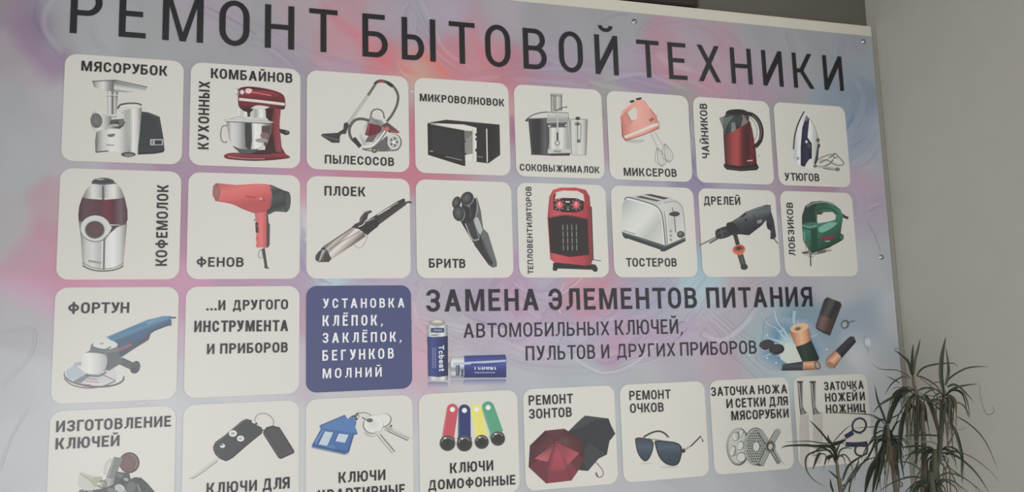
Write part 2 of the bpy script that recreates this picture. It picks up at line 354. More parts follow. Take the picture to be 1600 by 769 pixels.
# backing board (thickness) and the printed sheet
backing = box('backing_board', (UL * S, .001, Z0 - VB * S), (UR * S, BT, Z0 - UT * S), CREAM, sign, bev=.0015)
BG = [(20,8,(150,138,150)),(20,80,(160,150,160)),(20,160,(160,165,172)),(20,250,(162,168,175)),(15,600,(176,181,188)),(40,500,(168,168,178)),(60,700,(178,183,190)),(15,350,(170,165,172)),  # sheet colours; those at the left include the window's glare
(55,30,(128,108,148)),(45,0,(135,115,150)),(60,60,(128,108,150)),(85,92,(142,120,158)),(75,10,(158,162,168)),(95,60,(158,162,168)),(40,120,(168,158,170)),(75,150,(170,165,176)),
(150,60,(158,164,170)),(230,75,(155,158,164)),(300,70,(152,153,162)),(340,20,(160,150,168)),(400,60,(150,150,160)),(440,90,(152,142,165)),(470,50,(165,148,162)),(480,10,(170,150,160)),
(540,25,(185,135,150)),(520,60,(190,130,145)),(560,70,(198,125,140)),(600,95,(205,110,125)),(540,100,(175,140,165)),(625,113,(205,120,130)),(648,117,(208,165,125)),(672,108,(208,125,115)),(600,30,(165,148,165)),(650,40,(155,150,172)),(650,80,(180,130,150)),
(700,100,(205,112,128)),(720,80,(190,120,138)),(700,30,(165,150,172)),(760,90,(198,120,135)),(745,50,(180,135,155)),(800,110,(190,110,130)),(780,30,(160,152,168)),(840,50,(150,148,160)),(830,110,(165,130,158)),(870,90,(155,145,170)),
(900,125,(160,135,165)),(930,70,(148,148,160)),(960,40,(148,150,160)),(980,100,(155,148,172)),(1000,132,(150,130,165)),(1060,80,(170,140,160)),(1040,88,(182,125,145)),(1090,60,(160,145,162)),(1130,110,(170,140,160)),(1110,140,(180,130,152)),(1130,70,(172,135,155)),
(1170,140,(165,135,160)),(1200,110,(158,145,165)),(1180,50,(148,150,160)),(1240,70,(148,152,162)),(1290,70,(145,152,162)),(1320,90,(140,148,165)),(1345,140,(118,138,170)),(1340,180,(115,138,178)),(1335,160,(130,150,172)),(1355,110,(148,158,172)),(1365,200,(158,168,188)),(1340,215,(135,150,182)),
(1370,250,(162,170,186)),(1350,290,(178,150,178)),(1365,310,(172,158,182)),(1350,330,(165,155,182)),(1370,350,(170,162,184)),(1375,400,(168,176,188)),(1355,430,(168,175,186)),(1390,500,(180,186,196)),(1345,515,(135,155,182)),(1355,500,(130,152,180)),(1370,540,(165,175,190)),(1340,545,(190,195,200)),(1380,600,(176,182,192)),(1385,700,(172,178,186)),
(290,120,(152,148,160)),(290,170,(150,146,158)),(290,230,(160,135,160)),(200,260,(168,145,168)),(285,265,(160,125,158)),(130,258,(170,165,175)),(350,272,(165,128,160)),(400,278,(168,128,162)),(288,330,(165,120,150)),(290,380,(172,122,158)),(290,430,(196,128,165)),
(88,330,(178,145,158)),(82,370,(188,125,150)),(84,420,(198,122,155)),(60,400,(185,140,162)),(70,440,(198,128,165)),(110,443,(205,122,160)),(200,443,(200,128,165)),(60,465,(192,155,180)),(380,443,(178,132,165)),(460,443,(168,138,172)),(284,480,(188,128,165)),(284,530,(185,160,180)),(284,590,(176,178,190)),
(476,150,(150,142,158)),(476,220,(155,138,160)),(478,265,(185,122,155)),(475,300,(200,135,160)),(476,345,(188,190,195)),(478,385,(150,145,178)),(478,430,(168,150,185)),(478,500,(180,140,168)),(478,560,(178,168,185)),
(560,283,(192,110,140)),(640,280,(198,100,125)),(600,280,(196,108,132)),(645,150,(175,170,178)),(643,175,(195,105,128)),(645,230,(198,98,125)),(645,330,(168,158,175)),(648,400,(160,158,178)),(520,440,(160,195,205)),(560,440,(160,150,190)),(600,440,(172,158,192)),
(720,282,(188,125,145)),(690,280,(195,108,130)),(760,284,(168,150,165)),(800,150,(192,112,130)),(800,170,(195,165,150)),(800,200,(165,105,140)),(802,250,(162,148,170)),(800,290,(160,162,180)),(802,350,(158,158,170)),(805,420,(172,140,175)),
(870,290,(158,165,180)),(942,150,(152,150,150)),(944,200,(155,145,152)),(944,225,(165,135,160)),(946,290,(162,165,180)),(948,350,(150,150,155)),(950,420,(165,135,158)),(1010,290,(155,152,180)),(1078,170,(145,142,142)),(1080,220,(150,148,160)),(1083,265,(128,118,165)),(1086,300,(135,125,170)),(1088,350,(160,140,158)),(1090,420,(130,165,190)),(1090,438,(150,192,205)),
(1150,295,(150,148,172)),(1205,200,(148,148,150)),(1210,260,(155,135,150)),(1270,295,(165,125,150)),(1220,295,(158,140,165)),(1215,380,(158,160,170)),(1224,440,(160,155,175)),
(700,445,(170,160,180)),(740,448,(160,145,178)),(690,470,(168,162,182)),(760,480,(165,150,178)),(810,460,(178,138,175)),(850,450,(165,155,185)),(905,455,(195,135,155)),(915,475,(192,122,148)),(880,480,(170,140,172)),(950,445,(192,135,155)),(980,460,(160,150,185)),(1010,450,(145,152,185)),(1040,450,(148,155,188)),(1060,470,(155,160,188)),(1085,455,(165,200,210)),(1100,470,(160,180,200)),(1120,480,(165,160,180)),
(1160,460,(172,158,170)),(1200,450,(165,158,175)),(1260,445,(162,162,180)),(1300,450,(162,168,180)),(1330,440,(165,170,182)),(700,500,(170,165,182)),(780,515,(172,160,185)),(840,540,(178,160,190)),(780,560,(168,162,185)),(880,520,(165,162,188)),(930,515,(168,160,188)),(960,530,(180,140,172)),(1010,530,(172,152,182)),(1080,500,(170,158,185)),(1100,520,(175,155,182)),(1140,500,(165,162,180)),
(657,520,(190,155,175)),(655,560,(205,150,175)),(655,600,(192,155,178)),(720,590,(178,172,186)),(820,585,(165,170,185)),(900,585,(162,170,182)),(1000,590,(162,168,180)),(1060,580,(165,160,178)),(1130,575,(175,155,172)),(1190,590,(168,168,180)),
(180,636,(182,184,190)),(280,640,(182,184,192)),(400,625,(184,182,192)),(560,620,(180,180,190)),(645,630,(180,175,188)),(640,720,(180,184,190)),(475,700,(184,188,190)),(285,720,(180,184,190)),(815,660,(165,170,178)),(965,680,(165,175,178)),(1106,640,(165,172,178)),(815,760,(168,172,180)),(960,755,(168,172,182)),(1050,760,(165,168,180)),(1150,755,(165,170,180)),(1240,700,(158,165,172)),(1280,760,(160,166,174)),(1340,740,(160,168,176)),
(1190,510,(150,168,182)),(1200,490,(160,172,185)),(1200,560,(150,178,192)),(1195,575,(158,172,182)),(1215,500,(120,155,180)),(1235,500,(95,150,180)),(1255,490,(115,140,165)),(1260,505,(105,140,170)),(1270,530,(115,150,180)),(1285,520,(125,150,178)),(1290,545,(130,152,175)),(1205,530,(130,170,190)),(1220,545,(165,195,200)),(1232,548,(195,205,198)),(1243,562,(200,205,195)),(1215,570,(140,175,190)),(1280,565,(150,165,178)),(1300,580,(165,172,182))]
BGF = [(x, y, c) for x, y, c in BG]
CELL = 40
_bins = {}
for x, y, c in BGF: _bins.setdefault((int(x // 110), int(y // 110)), []).append((x, y, c))
def bg(x, y):
    sw = 0; r = [0, 0, 0]; cx, cy = int(x // 110), int(y // 110)
    for i in (-1, 0, 1):
        for j in (-1, 0, 1):
            for a, b, c in _bins.get((cx + i, cy + j), ()):
                d2 = (a - x) ** 2 + (b - y) ** 2
                w = math.exp(-d2 / 600.) + 2e-4 * math.exp(-d2 / 5000.) + 1e-12
                sw += w
                for k in range(3): r[k] += c[k] * w
    if sw < 1e-10: return (168, 172, 180)
    e = 1e-7; d = (168, 172, 180)
    q = [(r[k] + d[k] * e) / (sw + e) for k in range(3)]; y = sum(q) / 3
    q = [y + (k - y) * .88 for k in q]
    ex = max(0, q[2] - max(q[0], q[1]))          # keep the ground a neutral grey, only the stains coloured
    return (q[0] + ex * .15 + 1, q[1] + ex * .1 + 1, q[2] - ex * .12)
def pix(u, v):                              # sign plane -> photograph pixel, to look the artwork colours up
    p = RM @ Vector((u, v, 0)) + TV
    return 800 + FOC * p.x / p.z, 384.5 + FOC * p.y / p.z
VT = uv(1242, 45)[1]
def sheet():
    NX, NY = 300, 150; vs = []; cs = []; fs = []
    for j in range(NY + 1):
        v = VT + (VB - .03 - VT) * j / NY
        for i in range(NX + 1):
            u = UL + .02 + (UR - UL - .03) * i / NX
            vs.append((u * S, -.0002, Z0 - v * S))
            x, y = pix(u, v); n = math.sin(u * 9 + 2 * math.sin(v * 5)) * 1.5
            c = bg(x, y) if -60 < x < 1480 and -60 < y < 830 else (165, 169, 177)
            cs.append(ink(tuple(k + n for k in c)))
    for j in range(NY):
        for i in range(NX):
            a = j * (NX + 1) + i; fs.append((a, a + 1 + NX, a + 2 + NX, a + 1))
    me = bpy.data.meshes.new('printed_sheet'); me.from_pydata(vs, [], fs)
    at = me.color_attributes.new('Col', 'FLOAT_COLOR', 'POINT')
    at.data.foreach_set('color', [k for c in cs for k in c])
    o = link('printed_sheet', me, PRINT, sign)
    if me.polygons[0].normal.y > 0: me.flip_normals()
    o['label'] = 'pale blue-grey and pink marbled background print'
sheet()
# soft swirls of the marbled background: (points, width, tint, strength)
SW = [([(52,-5),(45,25),(60,60),(100,100)],26,(112,88,140),.55),([(30,-5),(28,40),(60,90),(95,130)],30,(170,120,160),.3),([(88,-5),(70,20),(72,50),(98,84)],8,(185,190,195),.35),
([(140,35),(150,65),(168,84)],3,(150,120,145),.5),([(300,0),(360,30),(430,75),(490,110)],5,(128,100,150),.55),([(335,0),(400,45),(480,80),(590,118)],4,(135,110,160),.5),([(310,0),(420,50),(520,95),(640,122)],3,(195,120,165),.55),([(400,60),(450,85),(478,105)],6,(120,105,155),.35),([(350,50),(420,70),(470,110)],3,(130,110,150),.35),
([(500,0),(530,35),(580,70),(640,110)],14,(215,95,115),.45),([(560,60),(600,95),(655,118)],12,(230,80,90),.4),([(630,60),(632,20),(645,8),(652,30),(650,70)],3,(110,98,150),.6),([(645,0),(665,40),(690,90),(740,122)],4,(110,98,155),.6),([(560,110),(600,60),(628,30)],2,(150,120,160),.4),([(655,60),(640,30),(648,10)],2,(160,140,175),.5),([(612,92),(620,110),(640,122)],2,(150,110,160),.5),
([(645,80),(680,100),(700,122)],10,(240,90,60),.4),([(735,30),(745,70),(770,110)],12,(225,95,115),.35),([(700,125),(800,110),(900,118),(1000,140),(1060,148)],7,(120,100,150),.4),([(780,115),(880,105),(960,118),(1040,138)],5,(110,100,155),.45),([(800,122),(870,128),(930,135)],5,(190,85,120),.5),([(820,60),(870,95),(960,112)],3,(185,190,200),.35),
([(925,70),(935,40),(960,25),(985,22)],2,(130,115,150),.45),([(1000,60),(1000,45),(1030,30),(1080,28),(1130,45),(1150,70)],3,(170,110,135),.5),([(1015,50),(1060,35),(1110,50),(1140,85)],4,(170,115,145),.4),([(965,78),(1000,74),(1040,78),(1090,72)],3,(185,105,135),.5),([(1038,80),(1042,92),(1070,105),(1110,130),(1128,142)],8,(205,70,105),.6),([(970,84),(1010,110),(1060,120),(1120,140)],5,(190,95,130),.5),([(1020,115),(1070,118),(1125,142)],5,(210,90,120),.5),([(1090,50),(1120,75),(1130,100)],5,(200,120,150),.4),([(940,130),(1000,120),(1040,132),(1075,147)],4,(110,105,150),.5),
([(1155,110),(1165,130),(1168,155)],5,(190,120,135),.5),([(1180,115),(1182,140),(1180,155)],5,(175,120,150),.4),([(1228,48),(1235,70),(1240,90)],2,(160,120,145),.4),([(1300,55),(1310,70),(1308,95)],4,(115,130,160),.35),([(1345,95),(1320,115),(1315,140)],4,(120,130,160),.4),
([(1340,130),(1352,125),(1360,145),(1355,185),(1330,215)],5,(90,120,175),.6),([(1335,135),(1345,150),(1345,180),(1328,200)],6,(75,110,175),.6),([(1338,180),(1330,195),(1326,205)],10,(60,105,180),.5),([(1352,140),(1348,175),(1332,205),(1328,222)],3,(190,198,215),.5),([(1368,180),(1350,215),(1330,230)],4,(125,125,170),.5),([(1370,205),(1350,235),(1332,245)],3,(135,140,180),.5),([(1375,230),(1355,255),(1330,265)],3,(120,130,175),.45),([(1378,290),(1350,294),(1320,298)],3,(190,130,175),.5),([(1382,310),(1360,313),(1332,311)],2.5,(120,105,150),.5),([(1382,322),(1360,328),(1332,340)],2.5,(115,100,155),.6),([(1380,318),(1350,335),(1335,345)],3,(140,120,175),.5),([(1355,345),(1368,370),(1376,395)],1.5,(120,125,140),.5),([(1335,300),(1345,320),(1340,345)],5,(185,150,195),.4),
([(650,445),(700,475),(740,500),(790,512),(840,512),(880,495),(940,460)],5,(122,98,145),.55),([(645,490),(700,505),(760,515),(830,516),(880,500),(920,475),(945,445)],3,(225,215,228),.75),([(700,440),(740,470),(790,500)],3,(140,115,160),.5),([(745,440),(770,465),(800,490),(815,515)],6,(165,110,160),.5),([(780,438),(800,460),(840,490)],4,(180,115,160),.45),([(800,440),(830,460),(870,470)],3,(190,190,210),.45),([(650,545),(720,545),(800,530),(860,545),(940,550)],3,(160,140,175),.35),
([(720,495),(780,525),(850,550),(950,548),(1050,520),(1150,470)],4,(140,95,155),.5),([(700,520),(760,545),(830,570),(930,575)],3,(150,130,170),.4),([(880,500),(870,470),(882,440)],2.5,(228,220,232),.7),([(860,475),(900,470),(930,450),(960,436)],12,(200,110,135),.4),([(870,505),(920,490),(980,450),(1010,436)],8,(190,95,130),.35),([(940,505),(1000,480),(1050,445)],3,(220,225,238),.6),([(960,500),(1010,480),(1060,440)],5,(120,110,165),.4),([(930,520),(980,512),(1040,490),(1080,455)],6,(130,115,170),.4),([(1000,540),(1060,520),(1090,480)],5,(150,120,175),.4),
([(1085,482),(1110,520),(1150,555),(1190,592)],2.5,(160,110,145),.6),([(1110,485),(1150,520),(1180,540)],2,(155,120,150),.5),([(1046,538),(1064,524),(1076,506),(1062,504),(1052,516)],1.8,(115,95,150),.6),([(1200,435),(1170,448),(1150,460)],2,(130,130,160),.4),([(1085,432),(1060,450),(1020,462)],3,(150,195,215),.5),
([(500,447),(530,438),(560,441),(590,446)],4,(200,230,230),.4),([(470,340),(476,360),(480,380)],6,(215,218,225),.5),([(466,400),(480,425),(520,446)],4,(120,110,165),.5),([(590,436),(620,444),(650,452)],5,(140,120,170),.4),([(655,440),(645,470),(648,500)],5,(150,115,165),.35),([(647,470),(652,500),(670,520)],2,(215,205,220),.5),([(645,540),(680,555),(720,560)],2,(140,130,165),.35),
([(1080,180),(1080,200),(1083,215)],3,(110,105,120),.4),([(1082,250),(1088,270),(1100,285)],6,(105,95,150),.5),([(942,170),(943,185)],6,(125,120,120),.4),([(800,180),(802,215)],8,(150,80,125),.4),([(640,143),(650,144)],2,(215,212,215),.6),([(0,520),(35,515),(55,520),(45,560),(0,605)],2.5,(150,155,168),.3),([(45,640),(20,680),(0,735)],2,(155,158,170),.45),([(1015,740),(1040,752),(1060,760)],1.5,(180,140,165),.4),([(960,575),(1010,560),(1060,548)],2,(150,140,170),.4),([(208,632),(232,626),(240,622)],2,(160,162,175),.4)]
I = Ink((0, 0), 1, base=.00022)
rs = random.Random(3); SW2 = []
for pts, w, tint, st in SW:
    SW2.append((pts, w * 1.05, tint, st * 1.0))
    if len(pts) > 2 and w < 9 and w > 1.9 and pts[0][0] > 100:
        for k in range(3):
            dx, dy = rs.uniform(-9, 9), rs.uniform(-9, 9); f = rs.uniform(-.12, .12)
            cx, cy = pts[0]
            q_ = [(cx + (x - cx) * (1 + f) + dx, cy + (y - cy) * (1 + f * .6) + dy) for x, y in pts]
            SW2.append((q_, w * rs.uniform(.5, 1.6), rs.choice((tint, tint, (215, 210, 222), (120, 105, 150))), st * rs.uniform(.15, .4)))
for k in range(16):                          # broad loops of the lavender marbling in the open band
    x = rs.uniform(650, 1120); y = rs.uniform(440, 560); L_ = rs.uniform(60, 170); a = rs.uniform(-.35, -.05)
    c_ = rs.choice(((150, 110, 165), (128, 112, 165), (212, 205, 222), (190, 130, 165), (140, 125, 175)))
    SW2.append(([(x, y), (x + L_ * .35, y + L_ * (.22 + a * .3)), (x + L_ * .7, y + L_ * (.2 + a)), (x + L_, y + L_ * (a * 1.2 - .1))], rs.uniform(2, 8), c_, rs.uniform(.2, .42)))
for pts, w, tint, st in SW2:
    I.up(); P = cr(pts, 7); N = len(P)
    prev = None
    for i in range(N):
        a = P[max(i - 1, 0)]; b = P[min(i + 1, N - 1)]; dx, dy = b[0] - a[0], b[1] - a[1]; d = math.hypot(dx, dy) or 1
        nx, ny = -dy / d * w * .8, dx / d * w * .8; x, y = P[i]
        k = st * min(1, math.sin(math.pi * (i + .3) / (N - .4)) * 1.6)
        Lp, Rp = (x + nx, y + ny), (x - nx, y - ny)
        row = (Lp, (x, y), Rp, bg(*Lp), mixc(bg(x, y), tint, max(0, k)), bg(*Rp))
        if prev and max(I.m(p_)[0] for p_ in (Lp, Rp, prev[0], prev[2])) < UR - .03 and min(I.m(p_)[1] for p_ in (Lp, Rp, prev[0], prev[2])) > VT + .01:
            I.raw([I.m(prev[0]), I.m(row[0]), I.m(row[1]), I.m(prev[1])], [prev[3], row[3], row[4], prev[4]])
            I.raw([I.m(prev[1]), I.m(row[1]), I.m(row[2]), I.m(prev[2])], [prev[4], row[4], row[5], prev[5]])
        prev = row
    I.z -= LAY * .55
I.build('swirl_print', sign)
BASE = I.z + .00008

# tiles
PIT = 1.0605; ROWV = [(0, .994), (1.0606, 2.0594), (2.1278, 3.1308), (3.1904, 4.19)]
TILEC = (206, 203, 195)
def tile(cx_, row, label, c=TILEC, v1=None):
    u0, u1 = cx_ * PIT, cx_ * PIT + 1; v0, v1 = ROWV[row][0], v1 or ROWV[row][1]; r = .1
    pts = []
    for (x, y, a) in ((u1 - r, v0 + r, -90), (u1 - r, v1 - r, 0), (u0 + r, v1 - r, 90), (u0 + r, v0 + r, 180)):
        pts += [(x + r * math.cos(math.radians(a + 15 * k)), y + r * math.sin(math.radians(a + 15 * k))) for k in range(7)]
    q = Ink(base=BASE); q.raw(pts, [c] * len(pts))
    return q.build('tile', sign, label)
TB = BASE + .00006
def pic(t, label, fn, o, k=4.005):
    q = Ink(o, k, base=TB); fn(q); q.build('picture', t, 'printed picture of ' + label)
def let(t, o, items, k=4.005, c=(36, 31, 36), w=.188, tr=.15, name='lettering'):
    q = Ink(o, k, base=TB + .0012)
    for it in items: text(q, *it[:4], w=w, tr=tr, c=c)
    q.build(name, t)
# ------------------------------------------------------------------ the tiles: picture, then lettering
DK = (44, 46, 48)
def p_grinder(q):
    q.blend([(305,268),(372,272),(360,412),(305,415)], (303,340), (372,340), [g(120),g(215),g(190),g(70),g(205),g(140),g(110)])
    q.line([(303,298),(370,302)], 3, g(110), sm=False); q.line([(303,290),(370,294)], 4, g(215), sm=False)
    q.blend([(210,206),(345,200),(345,270),(300,266),(222,243)], (210,0), (350,0), [g(110),g(190),g(215),g(150),g(90)])
    q.blend([(345,200),(553,243),(542,268),(420,276),(345,270)], (400,205), (390,275), [g(95),g(150),g(210),g(130)])
    q.line([(208,206),(355,199),(555,243)], 6, g(92), sm=False); q.line([(360,205),(550,248)], 3, g(200), sm=False)
    q.poly([(515,395),(560,400),(632,428),(655,560),(662,640),(600,656),(495,662),(500,500)], (50,57,61))
    q.blend([(560,400),(632,428),(655,560),(640,560),(615,440),(540,405)], (600,400), (640,560), [(66,72,76),(50,57,61)])
    q.rect(572,568,652,606, g(175)); q.rect(600,575,645,601, (40,42,44)); q.rect(580,575,590,600, g(110))
    q.poly([(495,655),(600,650),(662,632),(655,650),(600,660),(495,665)], (36,38,40))
    q.line([(368,378),(385,355),(430,345),(490,345),(520,356)], 13, g(88), w2=9); q.line([(385,365),(430,356),(490,357)], 6, g(225))
    q.blend([(240,520),(300,500),(390,505),(385,440),(365,400),(440,378),(515,372),(520,385),(490,672),(430,684),(390,655),(310,642),(230,650),(232,570)], (230,0), (520,0), [g(120),g(195),g(218),g(212),g(165),g(210),g(150)])
    q.blend([(455,378),(520,370),(508,520),(490,672),(430,684),(450,520)], (440,0), (515,0), [g(140),g(222),g(200),g(128)])
    q.line([(440,380),(442,520),(425,655)], 4, g(150)); q.blend([(235,520),(250,560),(240,640),(230,650),(228,580)], (225,0), (260,0), [g(90),g(170)])
    q.poly([(305,540),(318,555),(345,550),(350,535)], g(105), sm=True); q.line([(298,604),(345,606)], 7, g(135), sm=False)
    q.ell(436,664,46,16, g(72)); q.ell(440,668,30,10, g(120)); q.line([(232,650),(310,642)], 7, g(70), sm=False)
    q.blend([(285,430),(400,420),(412,468),(385,505),(290,500)], (340,415), (345,505), [g(215),g(150),g(90),g(70),g(190),g(120)])
    q.poly([(330,462),(408,455),(408,480),(380,500),(330,490)], g(70), sm=True); q.line([(330,440),(400,436)], 8, g(228))
    q.ell(388,425,22,14, g(205)); q.ell(392,462,16,22, g(110)); q.ell(350,482,30,9, g(165))
    q.blend([(226,378),(300,420),(330,425),(320,470),(300,512),(225,516),(205,492),(203,430)], (205,0), (330,0), [g(165),g(215),g(190),g(120)])
    q.ell(236,452,34,44, g(112), rot=-8, c2=g(150)); q.ring(236,452,34,44,5,g(80),rot=-8)
    for i in range(5):
        for j in range(6):
            x, y = 216 + i * 10, 422 + j * 12 + (i % 2) * 5
            if ((x-236)/30)**2 + ((y-452)/38)**2 < 1: q.ell(x, y, 4, 4.5, g(70), n=8)
def p_standmixer(q):
    R, D_ = (120,28,38), (70,22,28)
    q.blend([(575,300),(620,325),(612,420),(625,560),(665,632),(480,640),(560,560),(530,420),(520,325)], (520,0), (640,0), [(52,24,28),(80,24,32),(128,36,48),(150,60,72),(88,26,34)])
    q.poly([(520,330),(575,320),(560,420),(590,600),(520,590),(540,420)], (58,22,27)); q.poly([(610,450),(640,452),(672,462),(672,480),(650,486),(618,472)], (48,42,44), sm=True); q.ell(660,465,12,8,g(90))
    q.blend([(268,610),(320,597),(480,600),(600,590),(660,610),(664,632),(480,648),(320,640),(272,630)], (0,590), (0,650), [(75,24,30),(150,40,50),(105,26,34),(60,20,25)], sm=True)
    q.line([(290,622),(400,634),(520,634)], 6, (190,110,115)); q.line([(400,604),(560,604)], 8, (50,18,22))
    q.poly([(345,590),(560,575),(610,600),(400,606)], (60,30,34))
    q.blend([(352,320),(425,330),(420,372),(352,365)], (350,0), (425,0), [g(225),g(185),g(220),g(175)])
    q.blend([(440,320),(525,330),(530,400),(420,395)], (430,0), (530,0), [g(205),g(160),g(228),g(180)])
    q.poly([(395,330),(445,330),(430,345),(428,372),(412,372),(410,345)], (70,40,42))
    q.blend([(280,400),(562,412),(560,470),(535,540),(480,575),(430,590),(380,590),(330,570),(295,510)], (278,0), (565,0), [g(120),g(205),g(190),g(140),g(100),g(225),g(215),g(140),g(100)])
    q.poly([(395,405),(437,407),(440,520),(430,585),(400,560),(395,480)], g(58)); q.poly([(320,555),(380,575),(480,572),(500,560),(440,600),(370,596)], g(80), sm=True)
    q.poly([(500,430),(558,425),(552,490),(520,560),(500,500)], (90,62,64)); q.ell(520,490,28,20,(128,96,98)); q.ell(500,520,40,14,(150,146,142))
    q.blend([(280,400),(300,372),(350,366),(420,378),(520,378),(545,395),(562,410)], (0,366), (0,412), [g(215),g(195),g(150)], sm=True)
    q.line([(278,402),(420,408),(565,416)], 6, g(110)); q.line([(280,396),(420,401),(560,408)], 4, g(228)); q.line([(300,385),(360,372),(400,385)], 3, g(120))
    q.line([(285,430),(258,430),(246,460),(246,505),(262,532),(286,528)], 8, g(130)); q.line([(288,438),(262,438),(252,470),(254,500),(268,524)], 3, g(215))
    q.blend([(355,200),(400,184),(480,188),(580,208),(635,235),(648,280),(640,325),(590,318),(480,300),(430,320),(400,340),(370,322),(355,300),(352,250)], (0,186), (0,325), [(60,20,26),(158,42,52),(128,28,38),(100,24,32),(120,30,40),(58,20,24)], sm=True)
    q.poly([(405,196),(440,200),(428,226),(400,220)], (232,190,190), sm=True); q.line([(440,218),(520,232),(560,240)], 6, (205,110,118)); q.line([(430,196),(560,212),(630,240)], 5, (62,22,26))
    q.line([(358,262),(480,274),(644,294)], 16, (215,205,200), sm=True); q.line([(358,272),(480,284),(644,304)], 3, (140,110,110))
    q.poly([(400,318),(450,322),(430,345),(405,342)], (52,22,26)); q.ell(345,215,14,24,g(170),rot=-10); q.ell(340,212,8,16,g(215)); q.ell(378,218,13,14,g(190),c2=g(235)); q.line([(352,196),(358,236)],4,g(90))
def p_vacuum(q):
    q.line([(540,110),(590,120),(625,150),(648,200),(640,260),(610,320),(575,365)], 15, (66,60,60), c2=(100,94,92)); q.line([(500,130),(520,112),(550,108),(590,120)], 18, (72,64,64))
    q.line([(528,114),(560,110)], 14, (165,60,64)); q.line([(580,118),(615,142)], 20, (52,48,48))
    q.line([(322,395),(465,190)], 17, g(120), c2=g(205), sm=False); q.line([(460,198),(505,130)], 16, (80,74,74), c2=(120,114,112), sm=False)
    q.poly([(310,375),(330,365),(342,385),(320,440),(295,440),(285,455),(282,495),(235,495),(165,450),(175,438),(270,432),(305,410)], (58,58,60)); q.line([(175,448),(240,470),(280,475)], 5, g(105)); q.ell(322,382,14,14,(52,52,54))
    q.blend([(470,335),(560,345),(600,380),(580,420),(520,500),(430,510),(405,450),(430,400)], (410,500), (590,370), [g(150),g(205),g(170),g(120),g(190)])
    q.poly([(462,368),(548,392),(540,425),(490,460),(440,445)], (112,32,44), sm=False); q.line([(470,372),(455,440)], 6, (165,80,90)); q.poly([(460,455),(520,440),(490,490),(440,490)], (105,92,92))
    q.line([(478,340),(485,300),(515,285),(550,300),(562,345)], 12, g(120)); q.line([(486,330),(494,303),(518,292),(545,306),(554,345)], 5, g(215)); q.poly([(495,330),(540,325),(555,350),(500,345)], g(200), sm=True)
    q.line([(470,358),(430,346),(385,350),(355,380),(343,420),(355,465),(390,500),(410,520)], 17, (62,58,58), c2=(104,98,96)); q.line([(370,465),(412,520)], 26, (50,48,50), sm=False)
    q.line([(540,330),(590,400)], 16, g(205), sm=False); q.line([(585,400),(500,515),(425,530)], 18, g(128)); q.line([(583,396),(498,508),(425,522)], 9, g(222))
    q.poly([(580,365),(625,400),(655,425),(650,436),(590,430),(545,385)], (82,76,76)); q.line([(600,420),(655,428)], 12, (172,58,62)); q.ell(578,408,16,16,(190,60,64),c2=(215,110,110))
    q.poly([(520,500),(580,450),(600,540),(540,545),(480,530)], (98,94,94)); q.ell(626,492,46,52,g(110)); q.ell(622,490,40,47,g(205)); q.ell(622,490,30,36,g(165),c2=g(205))
    for k in range(5):
        a = k * 1.256; q.ell(622+19*math.cos(a), 490+22*math.sin(a), 7, 8, g(90), n=10)
    q.ell(622,490,8,9,g(225)); q.ell(500,543,18,16,g(70)); q.ell(500,543,9,8,g(190)); q.line([(425,535),(480,545),(600,545),(650,538)], 6, g(90))
def p_microwave(q):
    q.poly([(173,330),(295,310),(626,340),(630,530),(555,583),(480,574),(480,360),(250,335)], (44,42,42)); q.blend([(560,352),(626,340),(630,530),(556,583)], (555,0), (630,0), [(36,34,34),(50,46,46)])
    q.poly([(225,332),(400,340),(482,360),(482,572),(410,560),(404,380)], (212,212,204)); q.poly([(404,378),(456,380),(458,522),(408,530)], g(112)); q.poly([(408,440),(456,400),(458,522),(410,525)], g(135))
    q.line([(458,366),(462,566)], 5, g(185), sm=False); q.rect(474,395,488,412,DK); q.rect(474,424,488,440,DK); q.rect(474,492,488,510,DK)
    q.poly([(175,332),(195,334),(404,378),(411,600),(395,598),(178,530)], (40,38,38)); q.poly([(195,350),(388,388),(392,560),(200,512)], (48,47,48)); q.line([(195,338),(404,376)], 4, (150,146,142), sm=False)
    q.line([(404,378),(410,598)], 5, (72,62,58), sm=False); q.line([(288,540),(392,564)], 3, g(170), sm=False); q.line([(190,505),(210,509)], 5, g(165), sm=False)
    q.line([(545,366),(549,578)], 7, g(190), c2=g(235), sm=False); q.line([(488,540),(520,545)], 5, g(130), sm=False); q.line([(295,314),(622,344)], 3, (66,62,62), sm=False); q.ell(410,446,6,6,DK); q.ell(414,524,6,6,DK)
